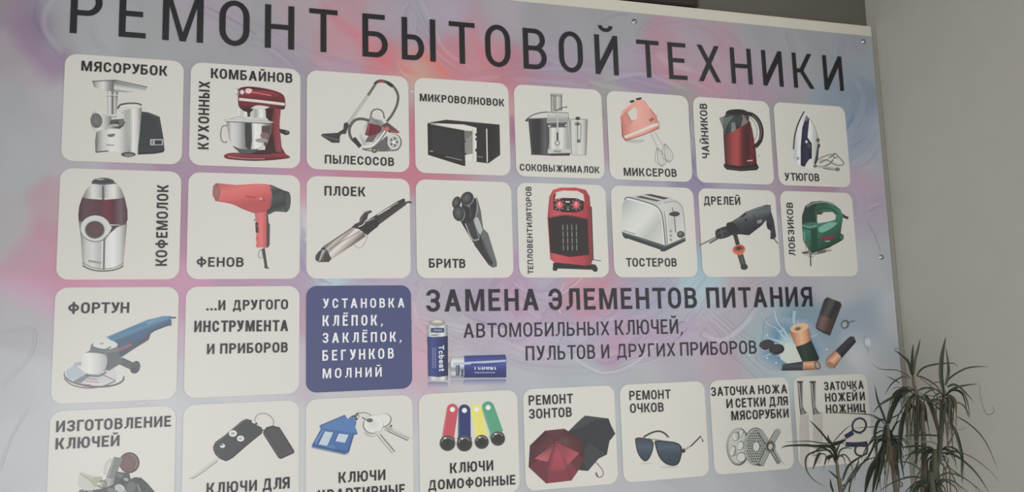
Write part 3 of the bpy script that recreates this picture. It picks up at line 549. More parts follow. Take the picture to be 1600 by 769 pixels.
def p_juicer(q):
    q.blend([(180,265),(305,262),(320,300),(312,440),(325,490),(200,486)], (180,0), (320,0), [(70,72,75),(50,52,54),(44,46,48),(88,90,92),(52,54,56)]); q.line([(165,275),(200,245),(250,228),(300,222)], 9, g(120)); q.line([(172,265),(300,262)], 7, g(90)); q.poly([(160,275),(178,258),(185,272),(170,284)], g(70))
    q.blend([(300,225),(432,228),(432,295),(296,290)], (0,225), (0,295), [g(200),g(185),g(150),g(178)]); q.line([(300,222),(432,228),(432,270)], 5, g(105), sm=False)
    q.blend([(320,115),(392,118),(392,215),(322,218)], (320,0), (392,0), [g(80),g(175),g(120),g(215),g(185),g(170),g(80)]); q.line([(316,110),(396,112)], 8, g(150), sm=False); q.line([(320,120),(392,122)], 4, g(75), sm=False); q.line([(354,118),(354,215)], 5, g(100), sm=False)
    q.blend([(310,300),(430,298),(440,400),(445,470),(305,470),(312,400)], (305,0), (445,0), [g(140),g(215),g(190),g(215),g(170),g(150)]); q.poly([(305,290),(425,285),(420,318),(320,320)], (92,96,100)); q.line([(330,305),(410,302)], 8, (62,66,72), sm=False)
    q.poly([(302,456),(442,452),(446,480),(302,484)], g(190)); q.poly([(300,482),(446,478),(438,495),(320,496)], (58,60,62)); q.line([(196,486),(330,492)], 6, g(60))
    for x, y in ((312,310),(418,305)): q.ell(x,y,12,9,g(105)); q.ell(x,y,6,5,g(225))
    q.line([(363,205),(363,380)], 11, g(125), c2=g(215), sm=False); q.line([(350,215),(395,196),(425,190)], 8, g(95)); q.line([(396,198),(422,196)], 4, g(200)); q.line([(363,350),(363,400)], 11, (58,60,62), sm=False); q.ell(362,416,17,17,g(110),c2=g(235)); q.rect(340,462,385,474,g(140))
    q.blend([(436,272),(550,272),(542,492),(452,490)], (436,0), (550,0), [g(130),g(205),g(190),g(205),g(188),g(120)]); q.line([(436,272),(452,490),(542,492),(550,272)], 4, g(110), sm=False); q.line([(434,266),(552,268)], 5, g(140), sm=False)
    q.line([(488,290),(490,410)], 6, g(120), sm=False); q.line([(510,292),(506,405)], 5, g(130), sm=False); q.ell(490,262,15,11,g(62)); q.ell(488,296,18,12,g(125)); q.ell(490,298,8,6,g(60)); q.ell(496,404,13,11,g(105)); q.line([(498,330),(498,390)],3,g(215),sm=False)
def p_handmixer(q):
    C1, C2, C3 = (226,148,132), (205,112,98), (176,84,74)
    q.poly([(230,400),(340,395),(330,412),(270,415)], (172,184,172), sm=True)
    q.blend([(320,138),(350,150),(380,200),(420,250),(440,290),(440,322),(390,350),(350,360),(228,402),(205,375),(200,290),(195,250),(215,210),(270,165)], (210,260), (430,240), [C2,C1,(232,158,142),C1,C2])
    q.poly([(238,228),(285,190),(300,205),(300,265),(262,275)], TILEC); q.poly([(215,262),(238,228),(262,275),(285,282),(240,308),(222,296)], (214,128,112), sm=False); q.line([(236,226),(262,276)], 5, C3)
    q.line([(200,250),(230,205),(280,168)], 8, (232,160,146)); q.line([(205,300),(212,372),(230,400)], 9, C3); q.poly([(300,200),(330,260),(300,300),(270,290),(300,265)], (232,160,144), sm=True)
    q.poly([(218,372),(300,340),(400,296),(430,290),(436,306),(400,318),(300,358),(225,388)], (215,208,196)); q.line([(230,402),(350,360),(440,322)], 7, (180,90,80), sm=False); q.line([(380,200),(425,255)], 6, (190,105,92))
    q.poly([(372,270),(398,255),(410,268),(385,285)], (150,92,82)); q.poly([(425,262),(440,282),(442,300),(432,295)], (170,170,162))
    q.poly([(252,155),(275,146),(285,155),(265,165)], (58,54,54), sm=True); q.poly([(292,138),(325,130),(325,142),(300,148)], (52,50,50), sm=True)
    for (x0, y0, x1, y1) in ((385,358,430,445), (412,348,460,430)): q.line([(x0,y0),(x1,y1)], 7, g(100), c2=g(225), sm=False)
    for cx, cy in ((445,505), (490,480)):
        for s_ in (-30,-14,4,20,34):
            q.line([(cx-18,cy-62),(cx+s_*.8-6,cy-20),(cx+s_+2,cy+28),(cx+12,cy+58)], 3.2, g(122 if s_ % 4 else 165))
def p_kettle(q):
    q.blend([(318,300),(380,300),(470,235),(486,240),(500,290),(520,400),(530,520),(430,545),(330,515)], (318,0), (528,0), [(66,24,28),(110,34,38),(165,52,54),(172,58,58),(100,30,36),(72,22,30),(110,26,36),(62,22,28)])
    q.poly([(322,505),(420,520),(530,505),(542,528),(530,545),(430,552),(340,542),(322,525)], (38,32,34), sm=False); q.line([(335,530),(430,540),(530,530)], 4, (70,60,62))
    q.blend([(293,218),(330,205),(335,185),(360,170),(430,166),(470,180),(480,215),(478,250),(420,280),(370,310),(322,325),(318,290)], (300,0), (485,0), [(130,130,126),(48,50,52),(66,74,76),(40,40,42),(80,86,86),(38,38,40)])
    q.poly([(296,220),(322,210),(318,285)], (120,120,116)); q.poly([(325,215),(380,208),(340,265),(330,300)], (96,106,108)); q.poly([(370,250),(395,245),(398,295),(368,310)], (120,128,128)); q.poly([(385,215),(440,215),(425,262),(395,270)], (58,62,62)); q.poly([(335,185),(360,168),(430,165),(468,180),(440,196),(360,198)], (36,34,36), sm=True)
    q.poly([(440,195),(475,245),(430,275),(440,225)], (128,116,114)); q.line([(465,265),(485,400)], 9, (66,42,40), sm=False)
    q.line([(445,188),(500,200),(540,240),(558,300),(550,360),(518,400)], 26, (42,38,40)); q.line([(480,212),(515,250),(530,310),(510,375)], 5, g(150)); q.line([(500,200),(540,245),(556,305),(545,360)], 6, (110,98,96))
    q.line([(468,488),(502,484)], 7, (205,170,165), sm=False); q.ell(541,455,5,5,g(150)); q.line([(345,340),(350,500)], 5, (120,60,60), sm=False)
def p_iron(q):
    q.line([(388,478),(450,452),(500,450),(545,490),(545,512),(500,512),(440,480),(395,482)], 9, g(140)); q.line([(400,500),(460,470),(500,440),(470,500),(420,530),(520,545)], 9, g(120)); q.line([(380,520),(450,528),(525,545)], 12, g(165)); q.line([(395,478),(480,475),(540,505)],4,g(222)); q.ell(500,456,14,16,g(120)); q.ell(500,456,8,9,g(205)); q.ell(512,540,16,12,g(115))
    q.blend([(304,178),(330,205),(370,270),(395,350),(398,400),(375,510),(320,525),(260,510),(238,470),(240,400),(262,290)], (240,0), (400,0), [(175,182,200),(222,224,226),(200,205,212),(228,228,226),(190,192,190),(160,160,156)])
    q.line([(304,178),(268,250),(245,330),(237,415)], 8, (46,42,42)); q.blend([(318,200),(336,225),(325,340),(352,380),(352,470),(305,525),(282,515),(282,400),(292,280)], (285,0), (350,0), [(36,40,66),(52,56,84),(30,34,56)])
    q.poly([(316,200),(334,220),(322,240),(308,232)], (120,110,104)); q.ell(318,368,8,9,(205,205,205)); q.ell(334,392,16,22,(50,48,58),c2=(92,92,100)); q.poly([(345,478),(360,530),(310,528),(330,485)], (215,213,206), sm=True); q.poly([(388,382),(398,378),(390,480),(376,512),(366,505),(378,450)], (56,58,70))
    q.line([(334,215),(372,280),(392,345)], 3, g(130)); q.ell(390,358,11,13,(88,92,70)); q.ell(396,392,8,14,(70,70,74)); q.ell(264,472,9,11,(150,155,160)); q.ell(372,520,12,10,g(110))
def p_coffee(q):
    st = [g(110),g(165),g(215),g(188),g(150),g(205),g(218),g(165),g(105)]
    q.ell(310,118,72,30,(70,70,74),c2=(120,118,120)); q.ell(310,122,70,22,(62,62,66)); q.ell(292,98,26,6,g(150))
    q.blend([(240,128),(395,126),(425,160),(445,215),(178,215),(205,160)], (180,0), (445,0), st); q.poly([(235,126),(310,134),(398,126),(385,118),(310,126),(245,118)], g(90)); q.poly([(303,140),(316,140),(318,228),(303,228)], g(95))
    q.blend([(178,212),(240,222),(318,226),(380,222),(445,212),(462,290),(463,350),(450,385),(158,370),(155,320),(160,270)], (155,0), (465,0), [(68,30,42),(88,62,70),(96,52,66),(84,44,56),(112,34,52),(86,30,44),(108,84,90),(74,28,40)])
    q.blend([(158,360),(320,400),(400,395),(460,372),(452,460),(438,610),(436,650),(310,668),(182,640),(180,600),(172,480)], (158,0), (460,0), [g(105),g(190),g(205),g(178),g(212),g(222),g(195),g(120)])
    q.poly([(330,390),(420,385),(455,375),(400,396),(350,440),(325,470),(318,430)], (70,52,58)); q.line([(318,440),(314,665)], 12, g(105), sm=False); q.line([(306,480),(302,665)], 4, g(220), sm=False); q.line([(455,378),(400,395),(340,445),(322,480)], 5, g(90))
    q.ell(262,408,96,84,g(130)); q.ell(262,404,92,80,g(205),c2=g(180)); q.line([(350,400),(352,430),(300,482)], 4, g(110)); q.ell(258,414,62,56,g(100)); q.ell(258,412,55,50,(84,58,64),c2=(100,66,72)); q.poly([(340,375),(366,400),(340,445),(325,430),(342,400)], g(205))
    q.line([(180,618),(240,648),(310,658),(390,648),(438,618)], 5, g(120)); q.line([(182,640),(240,664),(310,672),(390,662),(436,640)], 8, g(85))
    q.line([(218,608),(300,622)], 12, g(125), sm=False)
    for k in range(6): q.line([(224+k*14,606+k*2),(228+k*14,620+k*2)], 4, g(185), sm=False)
def p_hairdryer(q):
    q.blend([(555,150),(570,132),(620,152),(665,172),(690,185),(698,230),(690,280),(665,302),(600,300),(560,318),(540,290)], (560,140), (620,310), [(98,100,102),(58,60,62),(72,76,78),(48,50,52),(84,88,90)], sm=True)
    q.poly([(650,175),(690,182),(698,240),(685,290),(662,302),(658,240)], (62,64,66), sm=True)
    for k in range(9): q.line([(672,190+k*12),(694,193+k*12)], 3, g(110), sm=False)
    q.poly([(540,300),(556,320),(560,370),(568,380),(566,510),(556,524),(540,528)], (72,66,68)); q.line([(527,530),(545,655)], 18, (70,64,64), sm=False); q.line([(533,645),(560,655)], 10, (62,56,56), sm=False)
    q.line([(512,535),(497,560),(500,585),(524,588),(520,560),(515,535)], 4, g(110))
    q.blend([(235,122),(360,134),(480,126),(550,128),(572,145),(578,200),(565,270),(545,300),(548,528),(484,522),(490,400),(472,310),(400,282),(330,250),(225,230),(208,195),(212,140)], (300,120), (330,270), [(196,84,84),(222,100,98),(214,84,84),(188,66,70)])
    q.blend([(478,310),(548,300),(546,528),(486,522)], (478,0), (548,0), [(205,88,88),(222,104,102),(190,70,74)])
    q.line([(225,230),(330,250),(400,282),(470,308)], 6, (175,62,66)); q.ell(234,176,24,54,(170,86,84)); q.ell(236,176,18,46,(128,82,80),c2=(150,100,96))
    for k in range(5): q.line([(222+k*7,140),(222+k*7,212)], 2, (190,120,114), sm=False)
    q.line([(418,205),(480,213)], 10, (178,58,62), sm=False); q.line([(500,218),(520,222)], 10, (228,150,148), sm=False); q.ell(530,228,8,6,(160,60,62)); q.line([(560,140),(580,190),(575,250),(560,290)], 4, (180,80,82))
    q.line([(474,345),(482,352)], 22, g(130), sm=False); q.line([(485,368),(488,432)], 18, (80,50,52), sm=False); q.line([(480,390),(496,392)], 4, (160,90,90), sm=False); q.ell(488,470,8,24,(205,90,90)); q.poly([(480,500),(500,505),(498,528),(482,522)], (214,92,92))
def p_iron2(q):
    q.line([(370,490),(412,512),(445,470),(458,432)], 4, g(150)); q.line([(690,235),(712,224),(732,228)], 12, (60,52,52))
    q.blend([(690,210),(700,240),(530,365),(490,395),(455,432),(430,415),(400,380),(470,330),(650,215)], (540,270), (590,340), [(82,76,76),(52,46,46),(66,60,60),(44,40,40)])
    q.line([(690,212),(660,218),(480,332)], 10, (56,50,50)); q.line([(530,298),(650,225)], 3, (220,220,216)); q.line([(520,306),(600,258)], 5, (222,222,220), sm=False)
    q.poly([(355,385),(380,360),(405,350),(412,318),(440,285),(478,275),(485,288),(462,300),(455,330),(440,370),(400,392)], (62,54,54), sm=False); q.line([(415,345),(430,300),(470,284)], 6, (110,100,98)); q.poly([(390,385),(440,360),(520,330),(525,375),(480,410),(455,432),(430,412)], (46,42,42)); q.line([(400,380),(430,365),(450,335)], 6, g(190)); q.line([(455,345),(500,325)], 4, g(170), sm=False)
    q.blend([(362,385),(440,420),(445,440),(232,582),(190,520),(175,510)], (260,445), (330,520), [g(105),(190,180,174),(150,138,134),(222,212,204),(200,188,180),(170,156,150),(110,100,98)])
    q.line([(358,388),(178,508)], 8, (108,98,96), sm=False); q.line([(420,400),(215,520)], 4, (120,108,104), sm=False)
    q.poly([(150,535),(180,512),(205,525),(232,580),(215,600),(150,600),(130,585),(132,560)], (66,62,62)); q.poly([(175,520),(195,525),(175,560),(165,590),(150,598),(165,550)], (160,158,154)); q.ell(180,516,14,7,(50,44,44)); q.line([(200,525),(180,560),(178,598)], 4, (120,116,112))
def p_shaver(q):
    q.blend([(355,320),(460,170),(485,260),(500,370),(530,400),(585,580),(585,608),(560,615),(535,600),(470,510),(420,430)], (400,420), (540,380), [(44,46,48),(58,62,64),(40,42,44),(96,100,102),(78,82,84)])
    q.poly([(385,330),(440,325),(478,420),(470,438),(432,440)], (56,60,64)); q.line([(385,330),(430,436),(475,436)], 6, (170,172,170)); q.line([(440,315),(475,430)], 7, (128,132,132), sm=False)
    q.poly([(445,325),(465,300),(495,380),(480,410)], (172,176,176), sm=True); q.poly([(480,410),(500,375),(525,400),(582,580),(575,605),(520,480)], (98,102,104)); q.poly([(440,470),(500,480),(562,585),(552,600),(520,570)], (50,52,54))
    q.line([(458,175),(462,260),(440,318)], 6, (150,152,150)); q.poly([(372,200),(450,180),(455,260),(435,320),(370,330)], (42,44,46), sm=True); q.line([(385,220),(420,250),(418,300)], 4, (96,98,98))
    for cx, cy, rx, ry, rot in ((332,206,26,38,20), (345,275,36,48,-8), (398,182,38,44,35)):
        q.ell(cx+4,cy+3,rx,ry,(140,142,140),rot); q.ell(cx,cy,rx,ry,(48,50,52),rot); q.ell(cx-3,cy-3,rx*.7,ry*.7,(72,76,78),rot,c2=(92,96,98)); q.ring(cx-3,cy-3,rx*.45,ry*.45,3,(52,54,56),rot)
    q.ell(412,230,7,7,(110,112,112))
def p_heater(q):
    RD = (196,52,66)
    q.poly([(560,205),(578,215),(590,545),(560,560)], (70,52,52)); q.line([(588,545),(635,553)], 5, (80,76,74), sm=False)
    q.poly([(335,565),(605,580),(615,600),(612,620),(590,620),(580,608),(365,600),(358,615),(335,612)], (40,38,38)); q.ell(348,600,15,15,(46,44,44)); q.ell(600,606,14,14,(46,44,44)); q.line([(345,562),(600,578)], 8, (66,62,62), sm=False)
    q.blend([(300,280),(312,150),(335,108),(380,94),(480,94),(540,108),(565,150),(568,200),(585,540),(575,575),(540,582),(340,560),(318,540),(310,420)], (300,0), (585,0), [(168,48,58),(205,62,74),(198,50,64),(192,46,60),(176,44,56),(130,36,44)])
    q.poly([(340,165),(350,125),(400,112),(490,115),(525,135),(532,180),(480,160),(400,158)], TILEC); q.poly([(335,172),(340,140),(356,125),(345,170)], (92,30,38))
    q.poly([(335,180),(400,158),(480,160),(528,180),(526,232),(480,250),(400,248),(338,232)], (48,28,30), sm=False)
    for cx in (376, 480): q.ell(cx,202,27,29,(120,60,64)); q.ell(cx,202,20,22,(208,62,80),c2=(228,110,120)); q.line([(cx,184),(cx-3,204)], 5, (245,190,195), sm=False); 
    for a in range(8):
        for cx in (376, 480): q.ell(cx+31*math.cos(a*.785),202+33*math.sin(a*.785),2.6,2.6,(215,205,205),n=6)
    q.line([(413,182),(440,184)], 10, (190,180,180), sm=False); q.line([(418,214),(440,216)], 4, (150,140,140), sm=False); q.line([(422,230),(436,231)], 6, (190,184,184), sm=False)
    q.poly([(306,285),(420,268),(552,292),(562,515),(440,528),(318,500)], (46,34,36)); q.line([(306,285),(420,268),(552,292)], 6, (110,34,44))
    for j in range(4):
        for i in range(4): q.line([(396+i*28+j,326+j*42),(397+i*28+j,360+j*42)], 6, (70,88,80), c2=(150,166,158), sm=False)
    q.line([(562,210),(580,545)], 5, (150,44,56), sm=False)
def p_toaster(q):
    q.poly([(205,365),(212,372),(475,455),(600,405),(604,428),(475,492),(450,494),(445,482),(240,412),(228,415),(210,395)], (50,58,60)); q.line([(212,378),(470,464),(602,412)], 4, (110,120,120), sm=False)
    q.blend([(205,365),(206,200),(222,165),(250,150),(360,130),(500,150),(560,180),(590,215),(600,405),(475,458),(460,290),(440,230),(410,208)], (210,150), (600,400), [g(188),g(205),g(200),g(190),g(208)])
    q.blend([(208,368),(210,200),(228,165),(260,158),(400,205),(440,235),(458,290),(472,455)], (210,200), (450,420), [(170,176,174),(200,204,200),(212,214,208),(182,186,182),(200,202,196)])
    q.poly([(228,165),(250,150),(360,130),(500,150),(560,180),(470,188),(420,210),(390,202)], (186,190,186)); q.line([(222,170),(250,155),(400,200),(445,240),(462,300),(478,455)], 7, (96,102,102)); q.line([(235,164),(400,208),(440,245),(456,310),(470,450)], 5, (226,228,224)); q.line([(470,240),(482,330),(490,450)], 5, g(120)); q.line([(478,240),(490,330),(498,448)], 4, g(232))
    q.poly([(345,138),(385,134),(500,160),(465,168)], (58,66,66)); q.poly([(290,152),(325,146),(450,176),(410,182)], (58,66,66)); q.line([(300,156),(420,180)], 4, g(170), sm=False); q.line([(470,190),(540,180),(580,215),(596,300),(600,405)], 5, g(140))
    q.poly([(500,258),(520,246),(550,244),(568,258),(548,274),(512,270)], (56,62,62), sm=True); q.line([(518,218),(528,244)], 4, (60,66,66), sm=False); q.line([(533,272),(542,376)], 5, (70,76,76), sm=False)
    q.ell(573,387,24,22,(64,70,70)); q.ell(570,383,12,11,(104,110,110)); 
    for y in (366,394,420): q.ell(512,y,8,8,(120,126,124)); q.ell(512,y,3,3,(200,200,196),n=8)
    q.line([(215,362),(245,372),(288,384)], 6, g(140))
def p_drill(q):
    q.line([(132,454),(240,402)], 10, (92,88,88), c2=(150,146,144), w2=12, sm=False); q.line([(192,442),(245,412)], 9, (62,60,60), sm=False)
    q.line([(598,415),(620,445)], 6, (72,72,76), sm=False)
    q.poly([(545,250),(575,235),(595,300),(610,400),(596,418),(572,415),(575,365),(555,350),(548,320)], (54,58,70)); q.poly([(548,320),(585,330),(570,360),(552,345)], (40,42,52))
    q.blend([(300,325),(380,275),(420,245),(500,215),(550,200),(575,203),(578,235),(560,280),(520,330),(440,392),(370,385),(320,375)], (400,230), (440,390), [(74,82,86),(98,106,110),(62,68,74),(48,52,60),(40,42,46)])
    q.poly([(380,275),(420,245),(435,250),(410,275),(390,282)], (52,56,58)); q.poly([(490,300),(520,292),(520,312),(492,320)], (130,138,148)); q.line([(420,255),(530,212)], 8, (112,120,122)); q.line([(470,260),(480,340)], 5, (50,54,58)); q.ell(420,295,8,8,(40,42,44)); q.line([(430,380),(520,315)], 8, (44,48,56))
    q.poly([(228,380),(240,355),(300,335),(335,345),(330,390),(280,412),(240,412)], (52,52,54), sm=True); q.line([(262,350),(275,408)], 5, (92,92,94)); q.line([(240,380),(320,360)], 5, (84,84,86)); q.poly([(300,318),(345,315),(385,375),(340,392),(305,370)], (40,42,44), sm=True)
    q.line([(350,380),(375,470)], 26, (52,58,52), sm=False); q.line([(382,505),(408,590)], 36, (56,60,58), c2=(82,86,82), sm=False); q.ell(409,590,23,19,(54,58,56)); q.ell(376,482,40,32,(205,96,56),rot=-10); q.ell(378,474,30,16,(150,66,42),rot=-10); q.line([(372,462),(378,482)], 22, (52,56,52), sm=False); q.ring(377,484,36,28,6,(228,120,76),rot=-10,a0=20,a1=160)
def p_jigsaw(q):
    q.poly([(245,500),(290,490),(430,480),(450,492),(330,522),(310,535),(260,510)], (150,152,148)); q.line([(260,505),(330,520),(445,490)], 5, (215,215,210)); q.poly([(350,488),(400,480),(398,500),(345,508)], (98,100,98)); q.poly([(248,498),(290,492),(285,506),(262,508)], (80,82,80), sm=True)
    q.line([(303,505),(305,585)], 8, (74,74,74), sm=False); q.line([(274,440),(276,500)], 3, g(110), sm=False); q.line([(290,445),(292,500)], 4, (70,70,70), sm=False)
    q.line([(500,262),(520,278),(540,284)], 16, (62,48,52))
    q.blend([(250,330),(250,270),(270,210),(310,183),(370,176),(440,190),(490,230),(508,268),(492,380),(512,392),(510,418),(480,430),(420,470),(380,482),(310,506),(270,450),(256,420)], (260,180), (430,480), [(38,58,52),(44,92,74),(58,128,104),(40,96,76),(30,66,52)])
    q.poly([(345,300),(346,262),(372,262),(385,248),(440,246),(462,268),(458,295),(420,306),(350,318)], TILEC); q.poly([(250,300),(262,230),(300,190),(345,182),(330,240),(340,310),(290,312),(252,322)], (42,66,60), sm=False); q.line([(280,215),(320,192),(400,184),(450,205)], 9, (128,142,136)); q.line([(340,240),(380,222),(440,232),(480,262)], 7, (36,70,56))
    q.line([(252,330),(300,340),(340,330)], 6, (120,168,150)); q.line([(252,345),(300,357),(345,345)], 5, (26,60,48)); q.poly([(355,345),(420,312),(470,315),(430,350),(370,375)], (112,176,154), sm=True); q.line([(262,370),(268,430)], 8, (92,160,136), sm=False); q.poly([(305,350),(345,350),(350,470),(310,500)], (34,76,60))
    q.poly([(370,405),(450,396),(440,412),(400,424),(378,420)], (140,40,60), sm=True); q.line([(395,430),(425,428)], 5, (190,196,190), sm=False); q.poly([(350,240),(380,262),(345,262)], (100,30,40)); q.ell(500,405,12,14,(70,110,92)); q.line([(310,495),(420,462),(500,420)], 7, (28,54,44)); q.poly([(275,440),(295,445),(290,462),(276,458)], (120,90,92))
def p_anglegrinder(q):
    q.line([(740,205),(765,212),(782,208)], 12, (82,100,122)); q.ell(742,250,14,12,(78,94,116))
    q.ell(270,578,192,70,(104,98,100),rot=4); q.ell(268,572,184,64,(200,202,202),rot=4,c2=(175,178,180)); q.poly([(95,545),(150,500),(210,560),(140,600),(100,590)], (168,182,190)); q.poly([(140,605),(225,560),(250,570),(175,630)], (120,130,138)); q.poly([(320,570),(460,520),(466,545),(410,600)], (196,196,192)); q.line([(310,560),(405,605)], 5, (125,85,85)); q.line([(215,605),(300,615)], 9, (190,150,150)); q.line([(180,625),(250,632)],6,(150,110,115)); q.line([(230,588),(290,598)], 5, (150,105,105))
    q.poly([(395,520),(460,535),(466,560),(420,615),(408,598),(410,560)], (205,205,200)); q.line([(82,590),(130,630),(220,650),(320,640),(400,608)], 8, (112,104,106))
    q.line([(435,480),(520,520)], 48, (84,88,92), sm=False); q.ell(530,520,28,40,(78,82,86),rot=15); q.ell(520,540,24,20,(66,70,74))
    q.blend([(345,332),(480,275),(600,225),(700,200),(745,200),(755,235),(735,262),(670,280),(625,310),(610,350),(440,455),(400,440),(400,370)], (520,240), (570,370), [(74,120,155),(92,142,175),(58,96,132),(66,84,112),(60,74,98)])
    q.line([(370,340),(520,275),(600,250)], 20, (58,120,156)); q.poly([(415,430),(600,330),(625,305),(612,345),(440,458)], (66,78,98)); q.poly([(420,372),(580,290),(600,310),(430,410)], (62,92,126)); q.line([(425,412),(505,378)], 15, (160,78,88), sm=False); q.line([(640,240),(735,215)], 10, (92,132,168)); q.line([(620,300),(720,262)],8,(60,76,100))
    q.poly([(250,380),(305,335),(400,360),(425,400),(425,440),(450,490),(380,530),(330,545),(280,500),(240,430)], (112,118,122)); q.poly([(350,430),(420,420),(452,488),(360,545),(330,520)], (92,98,102), sm=False)
    q.poly([(285,345),(310,336),(400,362),(412,390),(350,408),(265,388)], (205,206,202), sm=True); q.line([(258,395),(330,412),(375,392)], 8, (88,92,96)); q.line([(245,412),(335,432)], 8, (96,100,104)); q.ell(318,372,12,6,(150,152,150)); q.poly([(205,440),(245,425),(240,418),(222,428)],(90,94,98))
    q.blend([(200,440),(240,430),(330,440),(352,470),(340,530),(300,556),(240,562),(200,545),(178,510),(190,470)], (190,0), (350,0), [(205,206,204),(218,218,215),(198,198,196),(165,166,166)], sm=True); q.poly([(142,495),(190,485),(190,510),(150,508)], (165,168,170)); q.line([(215,570),(300,575),(345,550)], 10, (100,98,102))
def p_keys(q):
    q.poly([(180,650),(260,700),(330,700),(300,760),(180,740)], (188,188,180), sm=True)
    q.line([(340,660),(345,600),(380,560)], 22, (185,184,178)); q.ell(490,585,64,66,(72,46,48)); q.ell(486,585,55,57,(104,66,66),c2=(112,74,74)); q.ring(488,586,50,53,4,(170,120,118),a0=-80,a1=40)
    q.poly([(392,548),(448,556),(400,688),(345,680),(365,620)], (112,118,112)); q.line([(395,556),(358,676)], 5, (160,165,158), sm=False); q.blend([(345,685),(395,690),(400,720),(360,760),(320,755),(325,710)], (320,0), (400,0), [g(120),g(165),g(110)], sm=True)
    q.poly([(188,642),(262,672),(320,672),(328,712),(305,738),(270,735),(245,700),(185,660)], (168,160,136)); q.line([(190,648),(262,684)], 5, (205,200,180), sm=False); q.ring(322,720,24,22,7,(92,94,92)); q.ell(300,716,10,8,(205,204,196))
    q.poly([(410,640),(490,650),(500,690),(560,676),(600,710),(650,769),(160,790),(180,755),(240,760),(330,745),(390,720),(400,670)], (66,70,68)); 
    for x, y, rx, ry, c in ((430,665,22,14,(98,102,100)),(455,700,26,18,(52,56,54)),(430,745,34,24,(170,174,168)),(500,740,30,36,(92,96,94)),(545,700,20,16,(52,54,54)),(575,735,30,30,(56,60,58)),(200,765,20,12,(104,106,104)),(250,768,22,10,(130,132,128)),(380,760,30,16,(110,114,110)),(470,690,16,10,(150,154,150))): q.ell(x,y,rx,ry,c,rot=20,n=12)
    q.line([(500,690),(540,680),(600,720),(650,775)], 8, (44,48,46)); q.line([(430,720),(470,769)], 6, (190,192,188), sm=False); q.line([(540,720),(560,769)], 10, (120,126,120), sm=False)
def p_carkey(q):
    q.line([(455,325),(470,290),(510,276),(550,290),(575,325),(570,358)], 7, g(110), c2=g(170)); q.line([(500,382),(522,380)], 7, g(80), sm=False)
    q.line([(240,550),(130,630),(60,680)], 13, g(140), c2=g(215), w2=10, sm=False); q.line([(225,575),(130,645),(72,684)], 4, g(95)); q.line([(50,682),(75,683)], 4, g(120), sm=False)
    q.poly([(520,375),(530,362),(570,352),(598,360),(612,362),(705,510),(703,525),(622,562),(605,556),(512,410),(508,395)], (62,62,64), sm=False); q.line([(520,400),(612,545),(695,508)], 3, (105,105,105), sm=False); q.poly([(530,375),(605,372),(690,508),(618,540)], (70,70,72))
    q.poly([(196,485),(210,455),(260,420),(380,320),(405,310),(460,325),(500,365),(508,385),(500,405),(440,450),(320,555),(290,572),(255,568),(215,530),(198,510)], (60,62,64)); q.line([(205,520),(225,545),(260,566),(300,562),(440,448),(500,400)], 6, (46,48,50)); q.line([(215,465),(380,330),(420,318)], 5, (92,94,96))
    q.ell(450,330,14,8,g(205),rot=30); q.line([(470,345),(495,358)], 8, g(190), sm=False); 
    for x, y, rx, ry in ((320,402,26,21), (368,434,23,19)): q.ell(x,y,rx,ry,g(190)); q.ell(x,y,rx*.8,ry*.8,g(225)); q.ell(x,y,rx*.5,ry*.45,g(130),c2=g(190))
    q.ell(255,479,16,13,g(215)); q.ell(250,474,10,5,(70,72,72))
def p_housekey(q):
    q.ring(415,300,50,28,5,g(110),a0=150,a1=400); q.line([(365,310),(360,290),(385,270)], 6, g(95)); q.line([(335,310),(350,295),(372,300),(372,320)], 12, (60,68,88)); q.ell(378,296,12,14,g(105)); q.ell(380,298,6,8,g(205))
    q.poly([(420,390),(470,415),(520,405),(470,425),(430,412)], (176,176,170), sm=True)
    q.ell(535,322,58,44,g(110),rot=-20); q.ell(532,320,54,40,g(212),rot=-20); q.line([(548,372),(700,440)], 18, g(105), c2=g(205), sm=False); q.line([(560,385),(690,445)], 5, g(80), sm=False); q.line([(590,368),(720,432)], 8, g(190), sm=False); q.ell(588,355,8,8,g(90))
    q.poly([(560,360),(590,360),(600,385),(560,390)],g(165))
    q.ell(476,348,66,58,g(125)); q.ell(478,346,62,55,g(218),c2=g(200)); q.ell(455,320,20,13,g(92)); q.line([(405,300),(440,320),(468,324)], 7, g(100)); q.ring(478,346,60,53,4,g(160),a0=60,a1=200)
    q.line([(500,400),(604,522)], 22, g(115), c2=g(215), sm=False); q.line([(512,398),(615,518)], 5, g(85), sm=False); q.line([(520,395),(570,450),(618,515)], 7, g(200)); q.poly([(485,385),(525,385),(520,415),(492,412)], g(190))
    B1, B2 = (66,118,178), (44,84,142)
    q.poly([(140,362),(300,288),(320,320),(345,318),(372,325),(362,370),(380,408),(358,410),(325,520),(305,535),(92,490),(95,470),(150,372)], B2)
    q.poly([(140,352),(300,286),(318,312),(335,295),(368,310),(360,350),(380,400),(340,398),(160,372)], B1); q.poly([(150,375),(350,400),(315,512),(98,470)], (56,104,166)); q.line([(142,354),(300,288)], 6, (48,84,140), sm=False); q.line([(92,488),(300,533),(322,522)], 9, (112,140,168), sm=False)
    q.line([(115,460),(165,380)], 5, (110,156,206), sm=False); q.poly([(172,388),(226,396),(188,480),(132,470)], (178,198,212)); q.line([(172,388),(132,470)], 5, (40,70,120), sm=False); q.poly([(258,402),(322,410),(300,460),(238,450)], (178,200,215)); q.line([(258,402),(238,450)], 5, (40,70,120), sm=False); q.poly([(190,470),(240,480),(236,500),(186,488)], (72,120,178))
